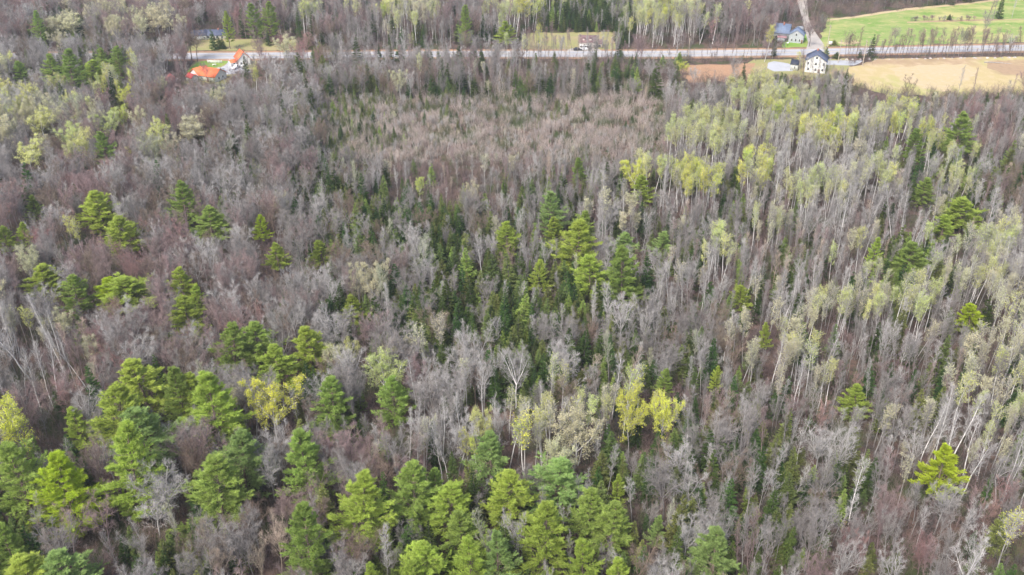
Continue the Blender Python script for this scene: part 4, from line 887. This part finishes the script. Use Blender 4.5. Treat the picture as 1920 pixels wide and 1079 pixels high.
STUFF = {'broad': ('bare_woods', 'far mass of grey and mauve leafless round-crowned woods', 'woods'), 'budding': ('budding_woods', 'far scattered crowns in pale young leaf', 'woods'),
         'slim': ('slender_woods', 'far dense mass of slender grey leafless stems', 'woods'), 'poplar': ('poplar_woods', 'far mass of slender poplars in pale new leaf', 'woods'),
         'spruce': ('spruce_thicket', 'far mass of dark pointed spruces between bare trees', 'thicket'), 'cedar': ('evergreen_thicket', 'far low bushy evergreens between bare trees', 'thicket'), 'pine': ('pine_woods', 'far pines', 'woods')}
joined = {}
def merged(kind, v):
    if (kind, v) not in joined:
        b = KINDS[kind][v]['b']; m_ = MB(); m_.join(b[0], 0); m_.join(b[1], 1)
        if b[2].v: m_.join(b[2], 2)
        joined[kind, v] = m_.mesh(kind, [M['bark_grey'], M['bark_grey'], M['needle_mid']])
    return joined[kind, v]
for kind, T in rest.items():
    if not T: continue
    combos = sorted({(t['var'], t['look']) for t in T}); idx = {c: i for i, c in enumerate(combos)}
    coll = bpy.data.collections.new(kind + ' sources')
    for (v, lkn) in combos:
        o = bpy.data.objects.new(f'{kind}{idx[v, lkn]:03d}', merged(kind, v)); coll.objects.link(o); lk = LOOK[lkn]
        for j in range(3):
            if j == 2 and lk[2] is None: continue
            o.material_slots[j].link = 'OBJECT'; o.material_slots[j].material = M[lk[j]]
    pts = []
    for t in T:
        v = KINDS[kind][t['var']]; s = t['w'] / v['W']
        pts.append((t['x'], t['y'], -.05, t['lean'][1], t['lean'][0], t['rz'], s, s, t['h'] / v['H'], idx[t['var'], t['look']]))
    nm, lb, cat = STUFF[kind]; gn_points(nm, pts, coll, label=lb, cat=cat)

# ------------------------------------------------------------------ undergrowth of saplings and brush under the whole wood
def brush_mb(seed, n=26, hm=3.2, rad=2.2):
    rng = np.random.default_rng(seed); m_ = MB()
    o = np.concatenate([rng.normal(size=(n, 2)) * rad * .5, np.zeros((n, 1))], 1); d = unit(rng.normal(size=(n, 3)) * .16 + [0, 0, 1])
    L = hm * (.4 + .8 * rng.random(n)); P = paths(o, d, L, 3, .06, .05, rng); emit(m_, P, .022, .3, 3)
    o2, d2, t2 = kids(P, 6, .3, 1, .4, .8, rng, .2); L2 = np.repeat(L, 6) * .3; P2 = paths(o2, d2, L2, 2, .1, .1, rng); emit(m_, P2, .012, .5, 3)
    o3, d3, t3 = kids(P2, 5, .1, 1, .4, .9, rng, .1); m_.blades(o3, d3, .25 + .35 * rng.random(len(o3)), .028, rng); return m_
BR = [brush_mb(900 + i) for i in range(4)]; coll = bpy.data.collections.new('brush sources'); i = 0
BM = [b.mesh('brush', [M['bark_mauve']]) for b in BR]
for mat in ('brush_mauve', 'brush_brown', 'brush_green', 'bark_mauve', 'bark_dark', 'brush_pale'):
    for me in BM:
        o = bpy.data.objects.new(f'brush{i:03d}', me); coll.objects.link(o); o.material_slots[0].link = 'OBJECT'; o.material_slots[0].material = M[mat]; i += 1
pts = []; yy = 80.
while yy < 620:
    half = .56 * math.hypot(yy, CAM_H) + 20; st = 3.0 if yy < 400 else 4.0; xx = -half
    while xx < half:
        x = xx + random.uniform(-1.5, 1.5); y = yy + random.uniform(-1.5, 1.5); xx += st
        if random.random() < .25: continue
        if any(inpoly(x, y, P) for P in CLEAR) or near_road(x, y, 7.5): continue
        s = random.uniform(.5, 1.25); px, py, _ = proj(x, y, 2); bb = 0
        if near_road(x, y, 14): s *= .6
        pts.append((x, y, -.02, 0, 0, random.random() * 6.28, s * 1.2, s * 1.2, s, (random.choice([5, 5, 5, 2]) if 590 < px < 1260 and 150 < py < 300 else random.choice([0, 0, 1, 1, 2, 3, 4])) * 4 + random.randrange(4)))
    yy += st
gn_points('undergrowth', pts, coll, label='thin mauve-brown brush and saplings under the bare trees', cat='undergrowth')
print('TREES', {k: sum(t['kind'] == k for t in TREES) for k in KINDS}, 'brush', len(pts))

# ------------------------------------------------------------------ the air between the camera and the far woods
m = bpy.data.materials.new('haze'); m.use_nodes = True; n = m.node_tree.nodes; n.clear()
out = n.new('ShaderNodeOutputMaterial'); pv = n.new('ShaderNodeVolumePrincipled'); pv.inputs['Color'].default_value = (.86, .9, 1, 1); pv.inputs['Density'].default_value = HAZE; pv.inputs['Anisotropy'].default_value = .2
m.node_tree.links.new(pv.outputs[0], out.inputs['Volume'])
hb = MB(); hb.box(-3100, 3100, -1600, 4600, -1, 130); M['haze'] = m; tag(hb.obj('haze', m), kind='stuff', label='faint pale blue haze over the far woods', cat='haze')
